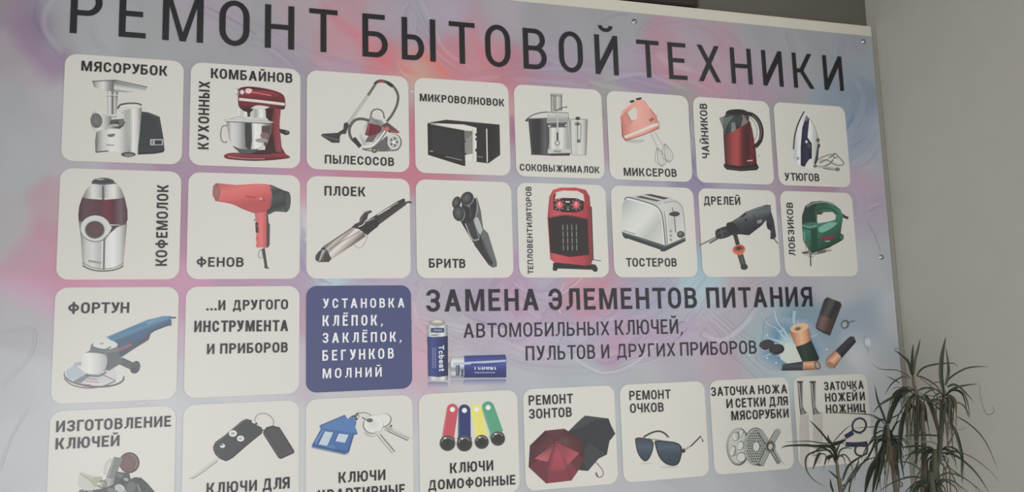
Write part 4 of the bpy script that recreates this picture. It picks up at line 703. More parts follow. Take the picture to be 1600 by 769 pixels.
def p_fobs(q):
    for (x0,y0,x1,y1,w0,c,kx,ky,r) in ((267,252,240,420,72,(198,62,76),236,463,50),(342,258,342,420,76,(38,52,112),342,466,50),(418,252,448,420,70,(222,214,72),450,455,45),(490,240,545,400,78,(62,158,118),551,434,46)):
        q.ell(x0,y0,w0*.5,w0*.5,c); q.line([(x0,y0),(x1,y1)], w0, c, w2=w0*1.05, sm=False); q.ell(x1,y1+20,w0*.6,40,c); q.line([(x0-w0*.42,y0),(x1-w0*.44,y1)], 3, mixc(c,(255,255,255),.25), sm=False)
        q.ell(x0,y0,16,16,(222,222,218)); q.ell(x0,y0,9,9,(240,235,235)); q.ell(kx,ky,r,r,(92,92,90)); q.ell(kx,ky,r*.9,r*.9,(52,54,52),c2=(38,40,38)); q.ring(kx,ky,r*.72,r*.72,4,(150,152,145),a0=190,a1=330); q.ell(kx-r*.3,ky-r*.62,9,5,(215,214,205))
def p_umbrellas(q):
    q.line([(520,578),(560,625),(570,655),(552,676),(530,670),(524,650)], 7, (92,82,78), c2=(150,140,132)); q.line([(523,645),(535,672)], 7, (58,50,48))
    Bk = [(455,290),(602,308),(618,350),(645,404),(608,450),(592,534),(540,560),(474,637),(420,632),(350,560),(350,390),(410,330)]
    q.poly(Bk, (44,50,54)); q.poly([(455,290),(602,308),(520,318),(440,360),(360,388),(410,330)], (60,66,70)); q.poly([(480,460),(592,534),(540,560),(474,637),(430,560)], (56,62,68)); q.line([(520,318),(470,450),(592,532)], 4, (36,42,46), sm=False); q.line([(470,450),(640,404)], 3, (52,58,62), sm=False)
    P = [(205,385),(325,372),(440,440),(455,560),(410,640),(370,697),(212,715),(102,612),(110,478)]; C_ = (280,460)
    cols = [(82,38,46),(68,32,38),(74,30,38),(96,36,46),(128,42,58),(150,52,72),(108,40,52),(78,34,42),(62,34,40)]
    for i in range(9):
        a, b = P[i], P[(i+1) % 9]; mid = (C_[0],C_[1])
        q.up(); q.raw([q.m(mid), q.m(a), q.m(b)], [(112,46,58), cols[i], cols[i]])
    q.poly([(280,462),(345,620),(370,697),(212,715),(228,620)], (132,42,58)); q.blend([(272,465),(300,465),(345,625),(222,640)], (280,465), (280,640), [(150,56,72),(172,52,78),(150,48,64)]); q.blend([(265,468),(222,580),(140,560)], (260,470), (180,570), [(128,48,62),(190,84,96)]); q.blend([(300,468),(420,525),(345,600)], (300,470), (400,560), [(130,48,60),(182,66,82)]); q.blend([(205,385),(325,372),(290,455),(262,455)], (265,380), (280,460), [(96,44,52),(84,36,44)])
    q.poly([(300,455),(325,420),(360,440),(345,480)], (88,62,48)); q.line([(280,460),(272,452)], 8, (180,70,90), sm=False)
    for p in ((102,612),(212,715),(370,697),(205,385),(110,478)): q.line([C_, p], 2, (60,30,36), sm=False)
def p_sunglasses(q):
    q.ell(420,612,60,8,(186,186,178)); q.ell(280,590,40,6,(190,190,182))
    q.line([(260,425),(310,398),(355,388),(390,400),(420,428)], 11, (60,54,52)); q.line([(400,418),(420,428)], 9, (130,126,122), sm=False); q.line([(500,515),(520,505)], 24, (52,48,48), sm=False); q.line([(518,504),(560,478)], 12, (160,152,142), sm=False); q.line([(558,480),(620,418),(632,455)], 9, (60,54,52), sm=False)
    for pts in ([(208,450),(215,430),(250,428),(300,438),(318,450),(322,490),(305,545),(278,576),(250,565),(222,520)], [(330,460),(345,446),(400,448),(470,460),(500,490),(498,540),(480,590),(445,605),(395,590),(355,545)]):
        q.poly(pts, (46,46,50), sm=True); cx = sum(p[0] for p in pts)/10; cy = sum(p[1] for p in pts)/10
        q.blend([(cx+(x-cx)*.88, cy+(y-cy)*.88) for x, y in pts], (cx,430), (cx,600), [(52,66,80),(66,88,106),(50,68,84),(44,58,72)], sm=True)
    q.line([(285,434),(330,440),(375,446)], 5, (110,104,98)); q.line([(325,455),(322,480)], 4, (120,116,110), sm=False)
def p_plates(q):
    q.ell(292,484,74,120,(92,96,92)); q.ell(288,480,66,115,(188,190,184)); q.ring(290,482,62,108,4,(120,124,120))
    for x,y,rx,ry in ((276,420,24,30),(312,400,10,26),(306,478,22,30),(258,512,18,36),(312,550,30,32)): q.ell(x,y,rx,ry,(104,108,104),rot=15); q.ell(x-2,y+1,rx*.82,ry*.85,(206,206,198),rot=15)
    for k in range(4): q.line([(270+k*2,395+k*12),(300,392+k*13)], 3, (80,82,80), sm=False); q.line([(262,510+k*10),(284,506+k*10)], 3, (86,88,86), sm=False)
    q.ell(400,484,74,120,(98,102,98)); q.ell(398,482,66,112,(158,162,156)); 
    for j in range(13):
        for i in range(8):
            x, y = 350+i*14+(j%2)*7, 385+j*16
            if ((x-398)/58)**2+((y-482)/102)**2 < 1 and ((x-405)/26)**2+((y-484)/36)**2 > 1: q.ell(x,y,4.6,5.4,(72,76,72),n=8)
    q.ell(405,484,26,36,(110,114,110)); q.ell(403,484,19,29,(204,204,196)); q.line([(395,372),(335,430),(330,500),(350,570),(395,600)], 5, (170,174,168))
    for (a,b,w_) in (((425,385),(480,470),30),((540,385),(495,465),32),((430,600),(478,500),32),((550,585),(500,500),30)):
        q.line([a,b], w_+5, (92,96,94), sm=False); q.line([(a[0]+2,a[1]-3),(b[0]+2,b[1]-3)], w_-5, (168,172,168), c2=(140,144,140), sm=False)
    q.ell(538,386,18,14,(150,154,150)); q.poly([(410,590),(440,604),(415,606)], (60,64,62)); q.ell(492,484,32,40,(112,116,112)); q.ell(490,482,22,28,(62,64,64)); q.ell(492,484,14,19,(180,182,176)); q.line([(505,500),(548,590)], 5, (60,62,60), sm=False); q.line([(560,585),(585,596)], 4, (170,168,162), sm=False)
def p_knives(q):
    q.poly([(118,285),(168,285),(178,500),(165,615),(120,600),(112,380)], (186,182,174)); q.poly([(196,268),(255,266),(262,500),(248,590),(206,590),(198,400)], (188,184,176)); q.rect(166,285,170,450,(170,166,158)); q.rect(252,266,257,440,(172,168,160))
    for x in (98, 178):
        q.blend([(x,75),(x+38,74),(x+38,225),(x+48,262),(x+56,280),(x+22,286),(x+16,240)], (x,0), (x+44,0), [g(165),g(135),g(62),g(88),g(150),g(120)]); q.line([(x,80),(x+38,79)], 10, g(60), sm=False); q.line([(x+30,240),(x+62,278)], 6, g(72), sm=False); q.line([(x+14,90),(x+26,250)], 4, g(195), sm=False)
    q.ring(488,352,42,46,13,(56,60,72),rot=30); q.line([(450,395),(400,425)], 30, (42,48,84), sm=False); q.line([(440,380),(500,402)], 12, (46,52,78), sm=False); q.line([(400,470),(470,472),(540,465)], 30, (44,50,82)); q.line([(470,475),(545,482)], 16, (44,50,76), sm=False)
    q.ring(500,505,40,36,12,(54,58,72),rot=-30); q.line([(405,430),(370,450),(340,470)], 12, (150,152,150)); q.line([(405,468),(370,462)], 10, (170,172,170), sm=False)

L = [(0,0,'white tile showing a meat grinder',p_grinder,(92,76),[('МЯСОРУБОК',(142,141),(680,174),(145,78))]),
(1,0,'white tile showing a red stand mixer',p_standmixer,(284,90),[('КОМБАЙНОВ',(183,131),(692,162),(185,69)),('КУХОННЫХ',(168,577),(176,153),(101,577))]),
(2,0,'white tile showing a vacuum cleaner',p_vacuum,(460,100),[('ПЫЛЕСОСОВ',(190,624),(623,641),(192,570))]),
(3,0,'white tile showing a black microwave oven',p_microwave,(624,110),[('МИКРОВОЛНОВОК',(127,194),(655,228),(128,147))]),
(4,0,'white tile showing a juicer',p_juicer,(780,120),[('СОКОВЫЖИМАЛОК',(128,589),(626,606),(130,546))]),
(5,0,'white tile showing a salmon pink hand mixer',p_handmixer,(920,120),[('МИКСЕРОВ',(218,621),(548,629),(220,570))]),
(6,0,'white tile showing a dark red kettle',p_kettle,(1050,130),[('ЧАЙНИКОВ',(232,473),(214,131),(187,473))]),
(7,0,'white tile showing an upright clothes iron',p_iron,(1180,130),[('УТЮГОВ',(182,610),(398,616),(182,562))]),
(0,1,'white tile showing a steel coffee mill',p_coffee,(84,256),[('КОФЕМОЛОК',(709,640),(719,133),(638,640))]),
(1,1,'white tile showing a red hair dryer',p_hairdryer,(280,256),[('ФЕНОВ',(110,645),(403,646),(110,585))]),
(2,1,'white tile showing a curling iron',p_iron2,(460,260),[('ПЛОЕК',(188,184),(444,190),(190,124))]),
(3,1,'white tile showing an electric shaver',p_shaver,(630,265),[('БРИТВ',(160,615),(388,617),(160,558))]),
(4,1,'white tile showing a red fan heater',p_heater,(780,270),[('ТЕПЛОВЕНТИЛЯТОРОВ',(212,635),(198,89),(178,635))]),
(5,1,'white tile showing a steel toaster',p_toaster,(920,270),[('ТОСТЕРОВ',(232,588),(548,588),(232,535))]),
(6,1,'white tile showing an electric drill',p_drill,(1060,270),[('ДРЕЛЕЙ',(158,201),(385,203),(160,149))]),
(7,1,'white tile showing a green jigsaw',p_jigsaw,(1190,270),[('ЛОБЗИКОВ',(208,520),(190,188),(169,520))]),
(0,2,'white tile showing a blue angle grinder',p_anglegrinder,(80,444),[('ФОРТУН',(108,184),(488,181),(108,116))]),
(0,3,'white tile showing a bunch of keys',p_keys,(80,577),[('ИЗГОТОВЛЕНИЕ',(32,394),(750,358),(34,324)),('КЛЮЧЕЙ',(28,502),(427,480),(30,432))]),
(1,3,'white tile showing a car key with remote',p_carkey,(284,577),[('КЛЮЧИ',(155,782),(470,760),(155,712)),('ДЛЯ',(507,757),(675,744),(507,685))]),
(2,3,'white tile showing two keys on a blue house fob',p_housekey,(464,577),[('КЛЮЧИ',(260,712),(552,692),(260,645)),('КВАРТИРНЫЕ',(130,826),(675,784),(130,757))]),
(3,3,'white tile showing four coloured intercom key fobs',p_fobs,(640,577),[('КЛЮЧИ',(252,652),(522,632),(252,587)),('ДОМОФОННЫЕ',(117,757),(660,720),(118,695))]),
(4,3,'white tile showing a red and a black umbrella',p_umbrellas,(800,577),[('РЕМОНТ',(103,226),(380,213),(103,165)),('ЗОНТОВ',(105,311),(372,297),(105,250))]),
(5,3,'white tile showing sunglasses',p_sunglasses,(940,577),[('РЕМОНТ',(172,194),(430,184),(171,136)),('ОЧКОВ',(176,274),(386,265),(177,216))]),
(6,3,'white tile showing meat grinder plates and knife',p_plates,(1080,577),[('ЗАТОЧКА',(122,169),(397,157),(122,113)),('НОЖА',(417,156),(597,150),(417,101)),('И',(218,244),(256,242),(217,187)),('СЕТКИ',(275,241),(462,232),(275,183)),('ДЛЯ',(485,230),(601,225),(487,174)),('МЯСОРУБКИ',(248,320),(606,302),(247,262))]),
(7,3,'white tile showing knives and scissors',p_knives,(1220,577),[('ЗАТОЧКА',(268,133),(515,123),(270,80)),('НОЖЕЙ',(275,205),(475,197),(275,150)),('И',(492,196),(522,194),(492,143)),('НОЖНИЦ',(280,277),(526,268),(280,222))])]
for c_, r_, lab, fn, o_, tx in L:
    t_ = tile(c_, r_, lab); pic(t_, lab.split('showing ')[1], fn, o_); let(t_, o_, tx, w=.175 if c_ > 3 else .188)
t_ = tile(1, 2, 'white tile with three lines of lettering and no picture')
let(t_, (0,0), [('...И',(322.6,485.3),(352,485),(322.6,469.5)),('ДРУГОГО',(364,484.8),(450,483.3),(364,469.2)),('ИНСТРУМЕНТА',(303.5,519.2),(450,517.5),(303.5,501.5)),('И',(323.5,553.6),(335,553.3),(323.5,537.6)),('ПРИБОРОВ',(344,553),(449.5,550.5),(344,537))], k=1)
t_ = tile(2, 2, 'dark blue tile with five lines of white lettering', c=(66,74,122))
let(t_, (0,0), [('УСТАНОВКА',(504.2,481.8),(631.6,480.6),(504,466.8)),('КЛЁПОК,',(503.8,509.6),(598,508.5),(503.8,493)),('ЗАКЛЁПОК,',(503.8,536.2),(627,533.8),(503.8,520.4)),('БЕГУНКОВ',(503.5,564),(615,560),(503.5,547.5)),('МОЛНИЙ',(503.8,591.3),(596,588.5),(503.8,576))], k=1, c=(222,222,228), w=.175, tr=.34)

# lettering straight on the marbled sheet
def head(name, items, w, tr, c):
    for it in items:
        q = Ink((0,0), 1, base=BASE + .0001); text(q, *it, w=w, tr=tr, c=c); q.build(name, sign)
head('heading_word', [('РЕМОНТ',(109,51.7),(527.5,83.5),(110.5,-21)),('БЫТОВОЙ',(566.4,88.4),(966.8,118.4),(566.4,21)),('ТЕХНИКИ',(996.5,120.3),(1318.5,142.6),(995,62))], .128, .31, (29,28,33))
head('subheading_word', [('ЗАМЕНА',(666,487.6),(841.8,485),(666,452.6)),('ЭЛЕМЕНТОВ',(857.2,485),(1089,481.5),(857,451)),('ПИТАНИЯ',(1104.2,481.5),(1269.5,479),(1104,449.5))], .18, .17, (36,32,44))
head('small_word', [('АВТОМОБИЛЬНЫХ',(724,528.2),(952,523.8),(724,505.6)),('КЛЮЧЕЙ,',(961,523.8),(1066.5,521.3),(961,500.5)),('ПУЛЬТОВ',(821.3,563.6),(929.8,560.6),(821.3,541)),('И',(939.7,560.2),(952,559.8),(939.7,538.5)),('ДРУГИХ',(964,559),(1055,556.6),(964,537.8)),('ПРИБОРОВ',(1063,556.2),(1182,552.6),(1063,535.2))], .145, .15, (42,36,50))
# blue batteries
q = Ink((640,430), 4.005, base=BASE + .0001); NB = (44,58,122)
q.blend([(115,670),(235,672),(240,700),(120,700)], (0,668), (0,702), [(110,118,160),(175,168,188)]); q.blend([(340,655),(602,652),(600,680),(340,685)], (0,652), (0,688), [(104,112,162),(172,172,190)]); q.blend([(262,655),(335,655),(335,680),(265,680)], (0,652), (0,684), [(150,155,175),(176,174,188)])
bm_ = [(130,140,140),(205,212,208),(170,180,178),(215,218,214),(90,98,98)]
q.ell(172,298,54,18,(150,148,140)); q.ell(172,292,34,10,(190,186,172)); q.ell(172,288,22,6,(205,202,192)); q.blend([(110,312),(170,322),(234,312),(238,385),(110,388)], (108,0), (240,0), bm_); q.blend([(118,630),(240,628),(236,656),(180,664),(120,655)], (115,0), (240,0), bm_)
q.blend([(110,385),(170,390),(238,380),(240,630),(180,638),(116,632)], (108,0), (242,0), [(40,52,104),(58,74,140),(46,60,126),(36,46,96),(28,36,74)]); q.rect(132,330,216,360,(60,74,122)); q.line([(150,345),(200,345)], 10, (130,142,168), sm=False); q.line([(135,375),(170,377)], 6, (92,98,96), sm=False)
text(q, 'Tcbest', (180,440), (184,602), (214,440), w=.2, tr=.12, c=(215,218,228))
for x in (160, 145): 
    for k in range(13): q.line([(x, 455 + k * 10), (x, 460 + k * 10)], 7, (150,158,195), sm=False)
q.ell(252,565,9,22,(140,145,145)); q.blend([(262,520),(345,508),(345,642),(258,642),(258,545)], (0,508), (0,642), [(150,156,156),(205,212,208),(220,222,220),(130,138,140),(200,205,204),(110,118,122)]); q.rect(288,555,312,630,(66,76,104)); q.rect(320,590,336,635,(70,82,128)); q.line([(296,560),(298,625)], 4, (160,166,180), sm=False)
q.blend([(340,506),(598,498),(603,520),(603,640),(340,642)], (0,498), (0,642), [(40,54,118),(52,74,150),(62,84,160),(44,60,134),(40,52,116),(36,46,104)]); q.poly([(270,548),(600,530),(600,542),(272,566)], (176,184,210))
text(q, 'Tcbest', (395,592), (540,592), (395,560), w=.2, tr=.12, c=(212,216,228))
q.rect(385,552,548,574,(52,72,148))  # blue patch over the letter tops, glare put in as colour
for k in range(13): q.line([(405 + k * 10, 610), (412 + k * 10, 610)], 8, (150,158,200), sm=False)
q.build('picture', sign, 'printed picture of two blue batteries, one standing and one lying')
# battery burst
q = Ink((1160,440), 4.005, base=BASE + .0001)
RB = [(205,214,210),(180,206,212),(120,165,192),(92,140,172),(112,150,178),(140,160,180)]
q.up()
for i in range(6):
    for k in range(36):
        qd = []; cc = []
        for (r_, kk) in ((i, k), (i + 1, k), (i + 1, k + 1), (i, k + 1)):
            a = kk * math.pi / 18; R_ = r_ / 6 * (1 + .09 * math.sin(5 * a) + .07 * math.sin(3 * a + 1)); x = 300 + 215 * R_ * math.cos(a); y = min(400 + 190 * R_ * math.sin(a), 552)
            qd.append(q.m((x, y))); cc.append(RB[r_] if r_ < 6 else bg(1160 + x / 4.005, 440 + y / 4.005))
        q.raw(qd, cc)
for k in range(22):
    a = k * .2856 + .1; L_ = 120 + 45 * math.sin(k * 2.3); cx, cy = 300, 400
    c0 = (205,215,212); p1 = (cx + L_ * 1.2 * math.cos(a), cy + L_ * math.sin(a))
    if p1[1] > 545: continue
    xx, yy = 1160 + p1[0] / 4, 440 + p1[1] / 4
    q.line([(cx, cy), p1], 22, (178,205,212), w2=5, sm=False, cend=(125,160,185))
q.line([(195,180),(215,250),(250,300),(280,340)], 6, (185,205,212)); q.line([(110,200),(150,260),(200,290)], 4, (180,196,206)); q.line([(322,185),(318,250),(330,300)], 22, (150,190,208), w2=8)
q.poly([(230,470),(270,390),(350,400),(380,490),(300,520)], (200,208,200), sm=True)
for x, y, c in ((152,480,(190,215,225)),(208,508,(190,215,225)),(152,335,(185,210,222)),(525,425,(205,215,225)),(240,310,(200,220,225)),(38,462,(200,210,222))): q.ell(x,y,6,6,c,n=8)
OR = [(150,90,62),(205,142,98),(232,176,128),(212,150,104),(140,88,64)]
q.blend([(248,518),(375,500),(378,556),(242,558)], (0,500), (0,558), [(52,58,62),(72,80,84),(40,46,50)]); q.blend([(378,500),(470,492),(486,545),(470,550),(374,556)], (0,495), (0,556), [(170,110,76),(226,168,120),(200,136,92),(120,78,58)]); q.ell(466,524,20,28,(120,96,84),rot=-20); q.ell(466,524,12,18,(168,150,134),rot=-20)
q.blend([(330,408),(428,366),(478,480),(470,496),(372,502)], (340,420), (450,400), [(34,44,42),(52,66,62),(40,56,50),(30,42,38)])
q.blend([(290,310),(315,280),(395,265),(415,300),(430,365),(390,390),(335,408),(318,380)], (295,340), (425,320), OR); q.ell(352,290,58,28,(222,178,130),rot=-12); q.ell(344,294,28,15,(196,160,120),rot=-12); q.ell(344,296,17,10,(110,96,86),rot=-12)
q.ell(150,398,48,34,(44,42,50),rot=-10); q.ell(148,394,43,29,(62,60,68),rot=-10); q.line([(105,412),(140,432),(188,412)], 4, (190,188,190)); q.ell(212,425,48,34,(42,40,48),rot=-10); q.ell(208,418,36,24,(60,58,66),rot=-10); q.line([(166,438),(210,458),(255,440)], 3, (120,118,124))
q.blend([(528,98),(610,130),(618,150),(545,338),(500,320),(455,290),(458,275),(510,115)], (470,180), (600,240), [(46,44,46),(62,58,60),(88,82,82),(44,42,44),(58,56,58),(36,36,38)])
q.blend([(480,208),(572,240),(545,335),(458,288)], (460,250), (570,290), [(86,66,66),(120,92,88),(82,60,60),(64,52,52)]); q.line([(462,292),(545,335)], 9, (52,48,50), sm=False)
q.ell(640,268,24,28,(92,94,98),rot=20); q.ell(636,270,15,19,(160,162,164),rot=20); q.line([(655,262),(680,250),(705,248)], 8, (96,98,102), w2=3)
q.blend([(580,432),(670,345),(695,345),(708,378),(618,480),(608,460)], (620,390), (660,430), [(44,44,50),(64,64,70),(52,52,58),(38,38,44)]); q.blend([(522,488),(578,434),(612,470),(618,480),(572,542),(548,542),(522,520)], (545,460), (595,510), OR); q.ell(546,522,26,18,(170,118,92),rot=35)
q.blend([(762,355),(790,345),(798,395),(790,415),(765,400)], (780,345), (782,415), [bg(1354,527),(205,208,212),bg(1356,543)], sm=True); q.line([(776,400),(786,425),(782,448)], 9, (165,168,176), w2=3)
q.build('picture', sign, 'printed picture of copper and black batteries in a blue flash')

# screws
for x, y in ((991,34),(1349,65),(1377,402),(1407,757),(540,-30)):
    u, v = uv(x, y); bm = bmesh.new()
    prof = [(0, -.0052), (.0026, -.005), (.0046, -.0038), (.0060, -.0018), (.0066, -.0012), (.0095, -.0010), (.0098, 0)]
    rings = []
    for r, y_ in prof: rings.append([bm.verts.new((r * math.cos(a * math.pi / 8), y_ - .0003, r * math.sin(a * math.pi / 8))) for a in range(16)] if r else [bm.verts.new((0, y_, 0))])
    for A, B in zip(rings, rings[1:]):
        for i in range(16):
            if len(A) == 1: bm.faces.new((A[0], B[i], B[(i+1) % 16]))
            else: bm.faces.new((A[i], B[i], B[(i+1) % 16], A[(i+1) % 16]))
    bmesh.ops.recalc_face_normals(bm, faces=bm.faces[:]); me = bpy.data.meshes.new('screw'); bm.to_mesh(me); bm.free()
    for p in me.polygons: p.use_smooth = True
    o = link('screw', me, STEEL, sign); o.scale = (.72, .8, .72); o.location = W(u, v) + Vector((0, -.0006, 0))
# ------------------------------------------------------------------ the potted dragon tree in the corner
plant = empty('dragon_tree', (0, 0, 0), 'tall dragon tree with drooping dark green leaves standing in the corner before the sign', 'plant')
def at(x, y, depth):                         # point seen at this pixel, this far (m) in front of the sign plane
    d = RM.transposed() @ Vector(((x - 800) / FOC, (y - 384.5) / FOC, 1))
    t = (-depth / S - CU.z) / d.z
    return W(CU.x + d.x * t, CU.y + d.y * t, -depth / S)
DEP = {'A': .34, 'B': .40, 'C': .30, 'D': .22, 'E': .42, 'F': .36}
def ribbon(P, w, cols, name='leaf', label=None):
    """narrow folded leaf blade along world points P; widths taper to the tip"""
    n = len(P); vs = []; cs = []; fs = []
    for i, p in enumerate(P):
        a = P[max(i - 1, 0)]; b = P[min(i + 1, n - 1)]; t = (b - a).normalized() if (b - a).length > 1e-6 else Vector((0, 0, 1))
        view = (CAMW - p).normalized(); view = (view + Vector((.25 * math.sin(i * .3 + n), 0, .35))).normalized()
        sd = t.cross(view); sd = sd.normalized() if sd.length > 1e-4 else Vector((1, 0, 0)); nn = sd.cross(t).normalized()
        k = i / (n - 1); ww = w * (.55 + .45 * min(1, k * 6)) * (1 - max(0, (k - .45) / .55) ** 1.6 * .93)
        vs += [p + sd * ww, p - nn * ww * .35, p - sd * ww]; c = ink(mixc(cols[0], cols[1], k), 1.1); c2 = tuple(x * .8 for x in c[:3]) + (1,); cs += [c, c2, c]
    for i in range(n - 1):
        for j in (0, 1): a = i * 3 + j; fs.append((a, a + 1, a + 4, a + 3))
    me = bpy.data.meshes.new(name); me.from_pydata([tuple(v) for v in vs], [], fs)
    me.color_attributes.new('Col', 'FLOAT_COLOR', 'POINT').data.foreach_set('color', [k for c in cs for k in c])
    for p in me.polygons: p.use_smooth = True
    o = link(name, me, LEAF, plant)
    if label: o['label'] = label
    return o
GR = ((44, 55, 38), (56, 64, 44)); GD = ((30, 40, 28), (40, 50, 34)); BRN = ((84, 72, 50), (98, 86, 66)); PK = ((88, 66, 62), (104, 84, 76)); PALE = ((112, 112, 96), (120, 116, 100))
def leaf(o, pts, w, cr_, cols=GR, k=4.005, dd=0.0, dt=0.0):
    """trace: crop pixel points, full width in crop pixels; depth drifts from dd at the base to dt at the tip"""
    pts = cr([(p[0], p[1]) for p in pts], 4); n = len(pts); base = DEP[cr_]
    P = [at(o[0] + x / k, o[1] + y / k, base + dd + (dt - dd) * i / (n - 1)) for i, (x, y) in enumerate(pts)]
    dist = (CAMW - P[0]).length
    return ribbon(P, w / k / 2 * dist / FOC * (1.0 if w > 12 else 1.35), cols)
O4, O5, O3 = (1360, 500), (1360, 577), (1220, 577)
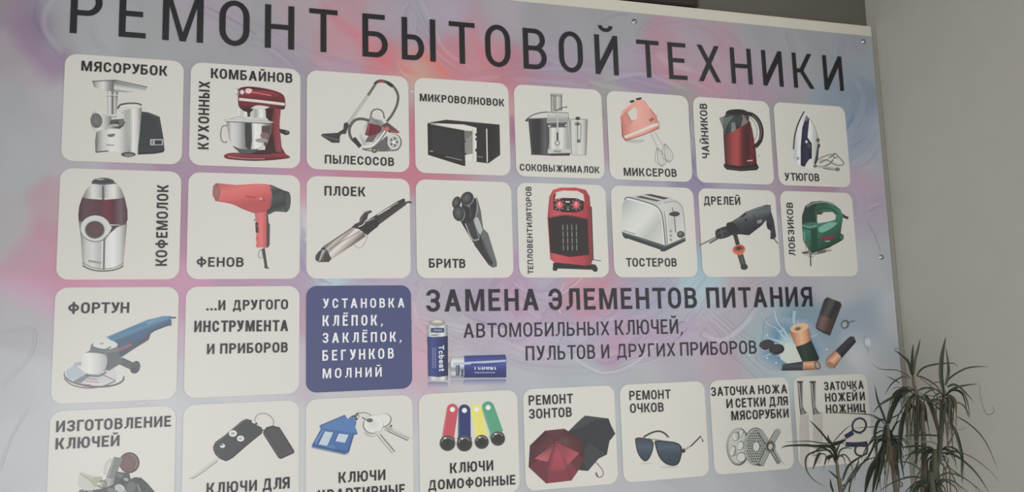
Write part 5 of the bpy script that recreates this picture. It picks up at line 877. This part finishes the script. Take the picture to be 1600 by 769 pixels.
T_ = [
# crown A
(O4,[(262,345),(240,270),(200,225),(148,188)],17,'A',GD,.03),(O4,[(150,185),(170,178),(215,181),(262,190)],4,'A',PALE,.0),(O4,[(266,350),(260,280),(263,210),(268,150)],15,'A',GR,-.02),(O4,[(270,345),(280,250),(298,180),(312,118)],13,'A',GR,.02),
(O4,[(258,320),(235,240),(205,170),(193,112)],4,'A',PALE,-.03),(O4,[(252,362),(205,330),(150,313),(65,308),(5,272)],5,'A',GR,.05),(O4,[(250,372),(205,355),(150,385),(115,425),(93,468)],6,'A',GR,.06),(O4,[(190,400),(150,375),(95,350)],8,'A',GR,.04),
(O4,[(288,350),(315,312),(360,288),(430,275),(520,272),(552,300)],8,'A',GR,.03),(O4,[(290,350),(340,365),(410,410),(450,460)],8,'A',PK,.05),(O4,[(268,440),(200,452),(120,495),(55,535),(18,580)],10,'A',GR,.07),(O4,[(285,455),(240,420),(200,440),(160,500),(140,560)],5,'A',GR,.02),
(O4,[(200,460),(165,500),(140,560),(120,625)],26,'A',GD,.05),(O4,[(262,525),(225,570),(200,640),(188,720),(182,800),(195,900),(212,1000)],24,'A',GD,.04),(O4,[(345,472),(375,530),(400,600),(425,700),(435,770)],24,'A',GR,-.03),
(O4,[(295,480),(300,560),(292,680),(288,800),(290,915)],27,'A',GD,.02),(O4,[(290,470),(340,500),(400,510),(440,540)],7,'A',GR,.02),(O4,[(280,470),(240,500),(180,590),(150,680)],6,'A',GR,.04),(O4,[(250,440),(200,420),(180,470),(200,560)],5,'A',PK,.0),(O4,[(300,440),(350,425),(400,430),(430,450)],7,'A',GR,.02),(O4,[(300,455),(370,475),(420,470),(440,440)],5,'A',PALE,.0),
(O4,[(280,430),(230,440),(170,420),(130,440)],5,'A',PK,.03),(O4,[(275,470),(215,500),(195,560),(215,640)],5,'A',PALE,-.02),(O4,[(320,560),(345,590),(330,650),(310,690)],14,'A',BRN,-.04),(O4,[(330,540),(345,580),(350,640)],16,'A',GD,-.02),
# crown B
(O4,[(458,450),(442,360),(444,260),(456,178),(472,108)],21,'B',GD,.0),(O4,[(470,410),(487,340),(487,280),(472,170)],15,'B',GR,.02),(O4,[(478,385),(520,345),(600,303),(680,292),(740,294)],7,'B',GR,.0),(O4,[(480,420),(520,404),(560,422),(600,460),(646,512)],13,'B',GD,.02),
(O4,[(482,462),(520,430),(590,410),(674,400)],13,'B',GR,.01),(O4,[(684,402),(690,480),(715,575),(738,592),(772,578),(765,545),(742,518)],4,'B',PALE,.0),(O4,[(478,465),(515,480),(530,520),(535,600)],7,'B',BRN,-.03),(O4,[(530,512),(575,530),(608,575),(618,618)],6,'B',GR,.0),
(O4,[(480,480),(500,505),(520,560)],30,'B',GD,.0),(O5,[(490,165),(495,240),(490,310)],18,'B',GD,.01),(O5,[(470,200),(500,330),(540,410),(572,540),(572,640),(576,720)],17,'B',GD,.0),(O5,[(540,298),(600,330),(680,400),(740,490),(798,628)],6,'B',GR,.0),
(O4,[(450,470),(400,430),(340,385),(300,350)],6,'B',PK,.03),(O4,[(440,500),(390,500),(350,530)],10,'B',GR,.02),(O4,[(450,580),(400,530),(350,495),(320,490)],9,'B',GR,.03),(O4,[(440,395),(410,390),(370,410)],4,'B',GR,.0),(O5,[(520,400),(500,450),(480,470),(490,400)],6,'B',BRN,-.02),
(O5,[(520,380),(570,378),(605,358)],4,'B',PALE,0),(O5,[(440,250),(470,330),(500,380)],10,'B',BRN,-.03),(O5,[(460,170),(440,230),(470,330)],8,'B',PALE,-.04),
# crown C
(O4,[(105,660),(75,580),(45,500),(28,410)],13,'C',GD,.02),(O4,[(112,650),(130,570),(165,510),(200,465)],26,'C',GD,.03),(O4,[(98,660),(60,625),(0,602)],6,'C',GR,.03),(O3,[(655,345),(600,300),(540,283),(400,276),(270,272)],5,'C',GR,.04),
(O3,[(655,320),(615,320),(590,390),(592,480),(600,600)],15,'C',GD,.04),(O3,[(660,370),(600,361),(530,364),(450,370)],4,'C',GR,.04),(O3,[(640,540),(580,600),(545,690),(525,790)],30,'C',GD,.05),(O3,[(625,560),(595,660),(572,790)],22,'C',GD,.02),
(O5,[(105,370),(112,480),(118,600)],42,'C',GD,-.01),(O5,[(95,350),(85,470),(70,600),(30,780)],24,'C',GD,.02),(O5,[(120,380),(150,460),(150,560),(175,640),(180,780)],18,'C',GD,.0),(O5,[(110,400),(60,420),(20,440),(-30,500),(-60,580)],8,'C',GR,.03),
(O5,[(130,400),(160,340),(190,320)],8,'C',GR,.03),(O5,[(100,420),(60,520),(0,620),(-30,720)],12,'C',GD,.05),(O5,[(85,440),(30,470),(-20,560),(-80,620),(-100,700)],8,'C',GR,.06),(O5,[(90,380),(40,400),(-10,460)],7,'C',GR,.05),(O4,[(120,620),(180,590),(200,560)],5,'C',GR,0),
# crown D
(O3,[(345,490),(290,478),(220,482),(150,476),(40,480),(2,494)],16,'D',GD,.03),(O3,[(320,465),(250,462),(190,452),(110,452),(20,456)],5,'D',GR,.0),(O3,[(310,470),(265,410),(225,365),(178,318)],13,'D',GD,.02),(O3,[(320,470),(360,462),(410,440)],24,'D',GD,.0),
(O3,[(330,455),(370,410),(410,370),(448,345)],4,'D',GR,.0),(O3,[(320,510),(250,508),(180,530),(155,570),(165,640),(215,700),(290,738)],7,'D',GR,.04),(O3,[(245,520),(225,560),(200,630)],11,'D',GR,.03),(O3,[(345,580),(340,530),(310,490),(250,490),(190,540)],12,'D',GD,.03),
(O3,[(355,570),(370,510),(410,492),(450,500)],7,'D',GR,.02),(O3,[(358,550),(400,535),(435,580),(452,650)],7,'D',BRN,.0),(O3,[(360,690),(330,660),(295,632)],8,'D',GR,.02),(O3,[(330,770),(315,730),(310,685)],9,'D',GR,.02),(O3,[(385,700),(420,610),(480,560),(560,522)],9,'D',GR,.0),(O3,[(375,790),(430,680),(475,610),(490,550)],9,'D',GR,.03),
(O3,[(330,540),(290,560),(270,530),(190,545)],8,'D',GR,.04),(O3,[(350,600),(335,500),(300,440),(295,410)],12,'D',GD,.0),(O3,[(345,590),(320,530),(270,495),(220,500)],14,'D',GD,.02),(O3,[(350,590),(345,520),(370,470)],12,'D',GR,.0),
(O3,[(375,740),(440,690),(500,600),(560,560),(640,540)],7,'D',GR,.02),(O3,[(425,790),(440,700),(490,620),(540,540)],7,'D',GR,.03),
# crown E
(O5,[(375,740),(340,695),(290,675),(220,680),(130,715),(45,770)],8,'E',GD,.04),(O5,[(375,760),(320,640),(250,590),(190,580),(120,600)],8,'E',GR,.03),(O5,[(410,720),(440,665),(500,650),(580,680),(640,720),(690,780)],7,'E',GR,.03),(O5,[(415,740),(470,695),(530,705),(590,769)],7,'E',GR,.02),
(O5,[(360,760),(310,720),(260,770)],10,'E',GD,.03),(O5,[(400,770),(430,700),(480,690),(560,730),(640,790)],6,'E',GR,.0),(O5,[(380,750),(395,800),(390,850)],50,'E',GD,.0),(O5,[(420,740),(450,780),(440,800)],22,'E',GD,.0),(O5,[(360,730),(340,780)],20,'E',GD,.0),(O5,[(350,735),(280,715),(200,790)],7,'E',GR,.03),
# crown F
(O5,[(420,525),(370,495),(290,480),(210,488),(130,465)],9,'F',GD,.03),(O5,[(420,530),(340,522),(250,530),(170,565)],6,'F',GR,.03),(O5,[(440,525),(510,530),(590,580),(670,660),(745,775)],10,'F',GD,.02),(O5,[(450,520),(560,522),(650,560),(740,630),(815,710)],5,'F',PK,.0),(O5,[(455,530),(480,600),(520,680),(570,775)],6,'F',GR,.0),
(O5,[(440,418),(360,412),(270,412),(195,420)],8,'F',GR,.0),(O5,[(430,480),(380,455),(300,455),(200,440)],6,'F',PALE,.0),(O5,[(400,530),(340,590),(290,680),(250,780)],6,'F',PK,.0),(O5,[(470,535),(520,515),(560,525)],12,'F',GD,.0),(O5,[(450,540),(500,620),(600,690),(720,780)],6,'F',GR,-.02),(O5,[(410,520),(300,500),(230,560),(200,640)],6,'F',GR,.04)]
for o_, p_, w_, c_, cols, dt in T_: leaf(o_, p_, w_, c_, cols, dt=dt)
# old thin hanging leaves under the crowns
rr = random.Random(5)
for i in range(84):
    cr_ = rr.choice('ACCBFA'); bx, by = {'A': (290, 480), 'C': (110, 560), 'B': (470, 480), 'F': (420, 540)}[cr_] if cr_ != 'C' else (110, 740)
    x = bx + rr.uniform(-70, 70); y = by + rr.uniform(-20, 60); l = rr.uniform(150, 400); sx = rr.uniform(-40, 40)
    oo = O4 if cr_ != 'F' else O5
    leaf(oo, [(bx + (x - bx) * .3, y), (x, y + l * .12), (x + sx * .4, y + l * .55), (x + sx, y + l)], rr.uniform(3, 6.5), cr_, rr.choice((PK, BRN, GD, GR, GD)), dt=rr.uniform(-.03, .05))
for i in range(44):
    cr_ = rr.choice('ABCCDEEFF'); o_, (bx, by) = {'A': (O4, (275, 470)), 'B': (O4, (465, 480)), 'C': (O5, (105, 460)), 'D': (O3, (345, 560)), 'E': (O5, (395, 745)), 'F': (O5, (425, 530))}[cr_]
    a = rr.choice((-1, 1)); r_ = rr.uniform(70, 170) * (.6 if cr_ == 'D' else 1)
    leaf(o_, [(bx, by), (bx + a * r_ * .35, by - r_ * .28), (bx + a * r_ * .8, by - r_ * .05), (bx + a * r_, by + r_ * rr.uniform(.4, 1.0))], rr.uniform(4, 8), cr_, rr.choice((GR, GD, GD)), dt=rr.uniform(-.02, .07))
# canes
PX, PY = at(1450, 769, .34).x - .02, -.36
def cane(pts, r0, r1, m, label=None):
    P = [Vector(p) for p in cr(pts, 6)] ; bm = bmesh.new(); rings = []
    for i, p in enumerate(P):
        t = (P[min(i + 1, len(P) - 1)] - P[max(i - 1, 0)]).normalized(); a = t.cross(Vector((0, 1, 0))).normalized(); b = t.cross(a)
        r = .85 * (r0 + (r1 - r0) * i / (len(P) - 1)) * (1 + .07 * (i % 2))
        rings.append([bm.verts.new(p + a * r * math.cos(k * math.pi / 4) + b * r * math.sin(k * math.pi / 4)) for k in range(8)])
    for A, B in zip(rings, rings[1:]):
        for k in range(8): bm.faces.new((A[k], A[(k + 1) % 8], B[(k + 1) % 8], B[k]))
    bm.faces.new(rings[0]); bm.faces.new(rings[-1])
    bmesh.ops.recalc_face_normals(bm, faces=bm.faces[:]); me = bpy.data.meshes.new('cane'); bm.to_mesh(me); bm.free()
    for p in me.polygons: p.use_smooth = True
    o = link('cane', me, m, plant)
    if label: o['label'] = label
def pc(o, x, y, d): return tuple(at(o[0] + x / 4.005, o[1] + y / 4.005, d))
SZ = .30
cane([(PX - .05, PY, SZ), (PX - .06, PY + .03, .8), pc(O5, 330, 769, .34), pc(O5, 335, 500, .34), pc(O5, 320, 300, .34), pc(O4, 290, 470, .34), pc(O4, 272, 400, .34), pc(O4, 268, 350, .34)], .008, .003, CANE)
cane([(PX + .05, PY, SZ), (PX + .05, PY, .8), pc(O5, 425, 800, .40), pc(O5, 430, 560, .40), pc(O5, 440, 420, .40), pc(O4, 455, 560, .40), pc(O4, 462, 440, .40)], .0085, .0034, CANEG)
cane([(PX - .02, PY - .05, SZ), (PX - .06, PY, .8), pc(O5, 165, 800, .30), pc(O5, 130, 560, .30), pc(O5, 110, 400, .30), pc(O4, 107, 650, .30)], .0075, .0034, CANE)
cane([(PX - .07, PY + .02, SZ), (PX - .12, PY + .06, .8), pc(O3, 380, 800, .22), pc(O3, 372, 740, .22), pc(O3, 358, 660, .22), pc(O3, 352, 600, .22), pc(O3, 342, 545, .22)], .0062, .003, CANE, 'slim light brown cane of the leftmost crown')
cane([(PX + .02, PY - .03, SZ), (PX + .03, PY - .03, .8), pc(O5, 392, 790, .42), pc(O5, 398, 680, .42), pc(O5, 400, 560, .42), pc(O5, 402, 500, .42)], .009, .0046, CANEG)
# pot on the floor (below the frame)
def lathe(name, prof, m, loc, n=28):
    bm = bmesh.new(); R_ = []
    for r, z in prof: R_.append([bm.verts.new((loc[0] + r * math.cos(2 * math.pi * k / n), loc[1] + r * math.sin(2 * math.pi * k / n), z)) for k in range(n)])
    for A, B in zip(R_, R_[1:]):
        for k in range(n): bm.faces.new((A[k], A[(k + 1) % n], B[(k + 1) % n], B[k]))
    bm.faces.new(R_[0]); bm.faces.new(R_[-1])
    bmesh.ops.recalc_face_normals(bm, faces=bm.faces[:]); me = bpy.data.meshes.new(name); bm.to_mesh(me); bm.free()
    return link(name, me, m, plant)
lathe('pot', [(.10, 0), (.12, .02), (.155, .30), (.17, .305), (.17, .34), (.155, .34), (.148, .30), (.145, .27)], POT, (PX, PY))
lathe('soil', [(.142, .272), (.146, .298), (.07, .302)], SOIL, (PX, PY))
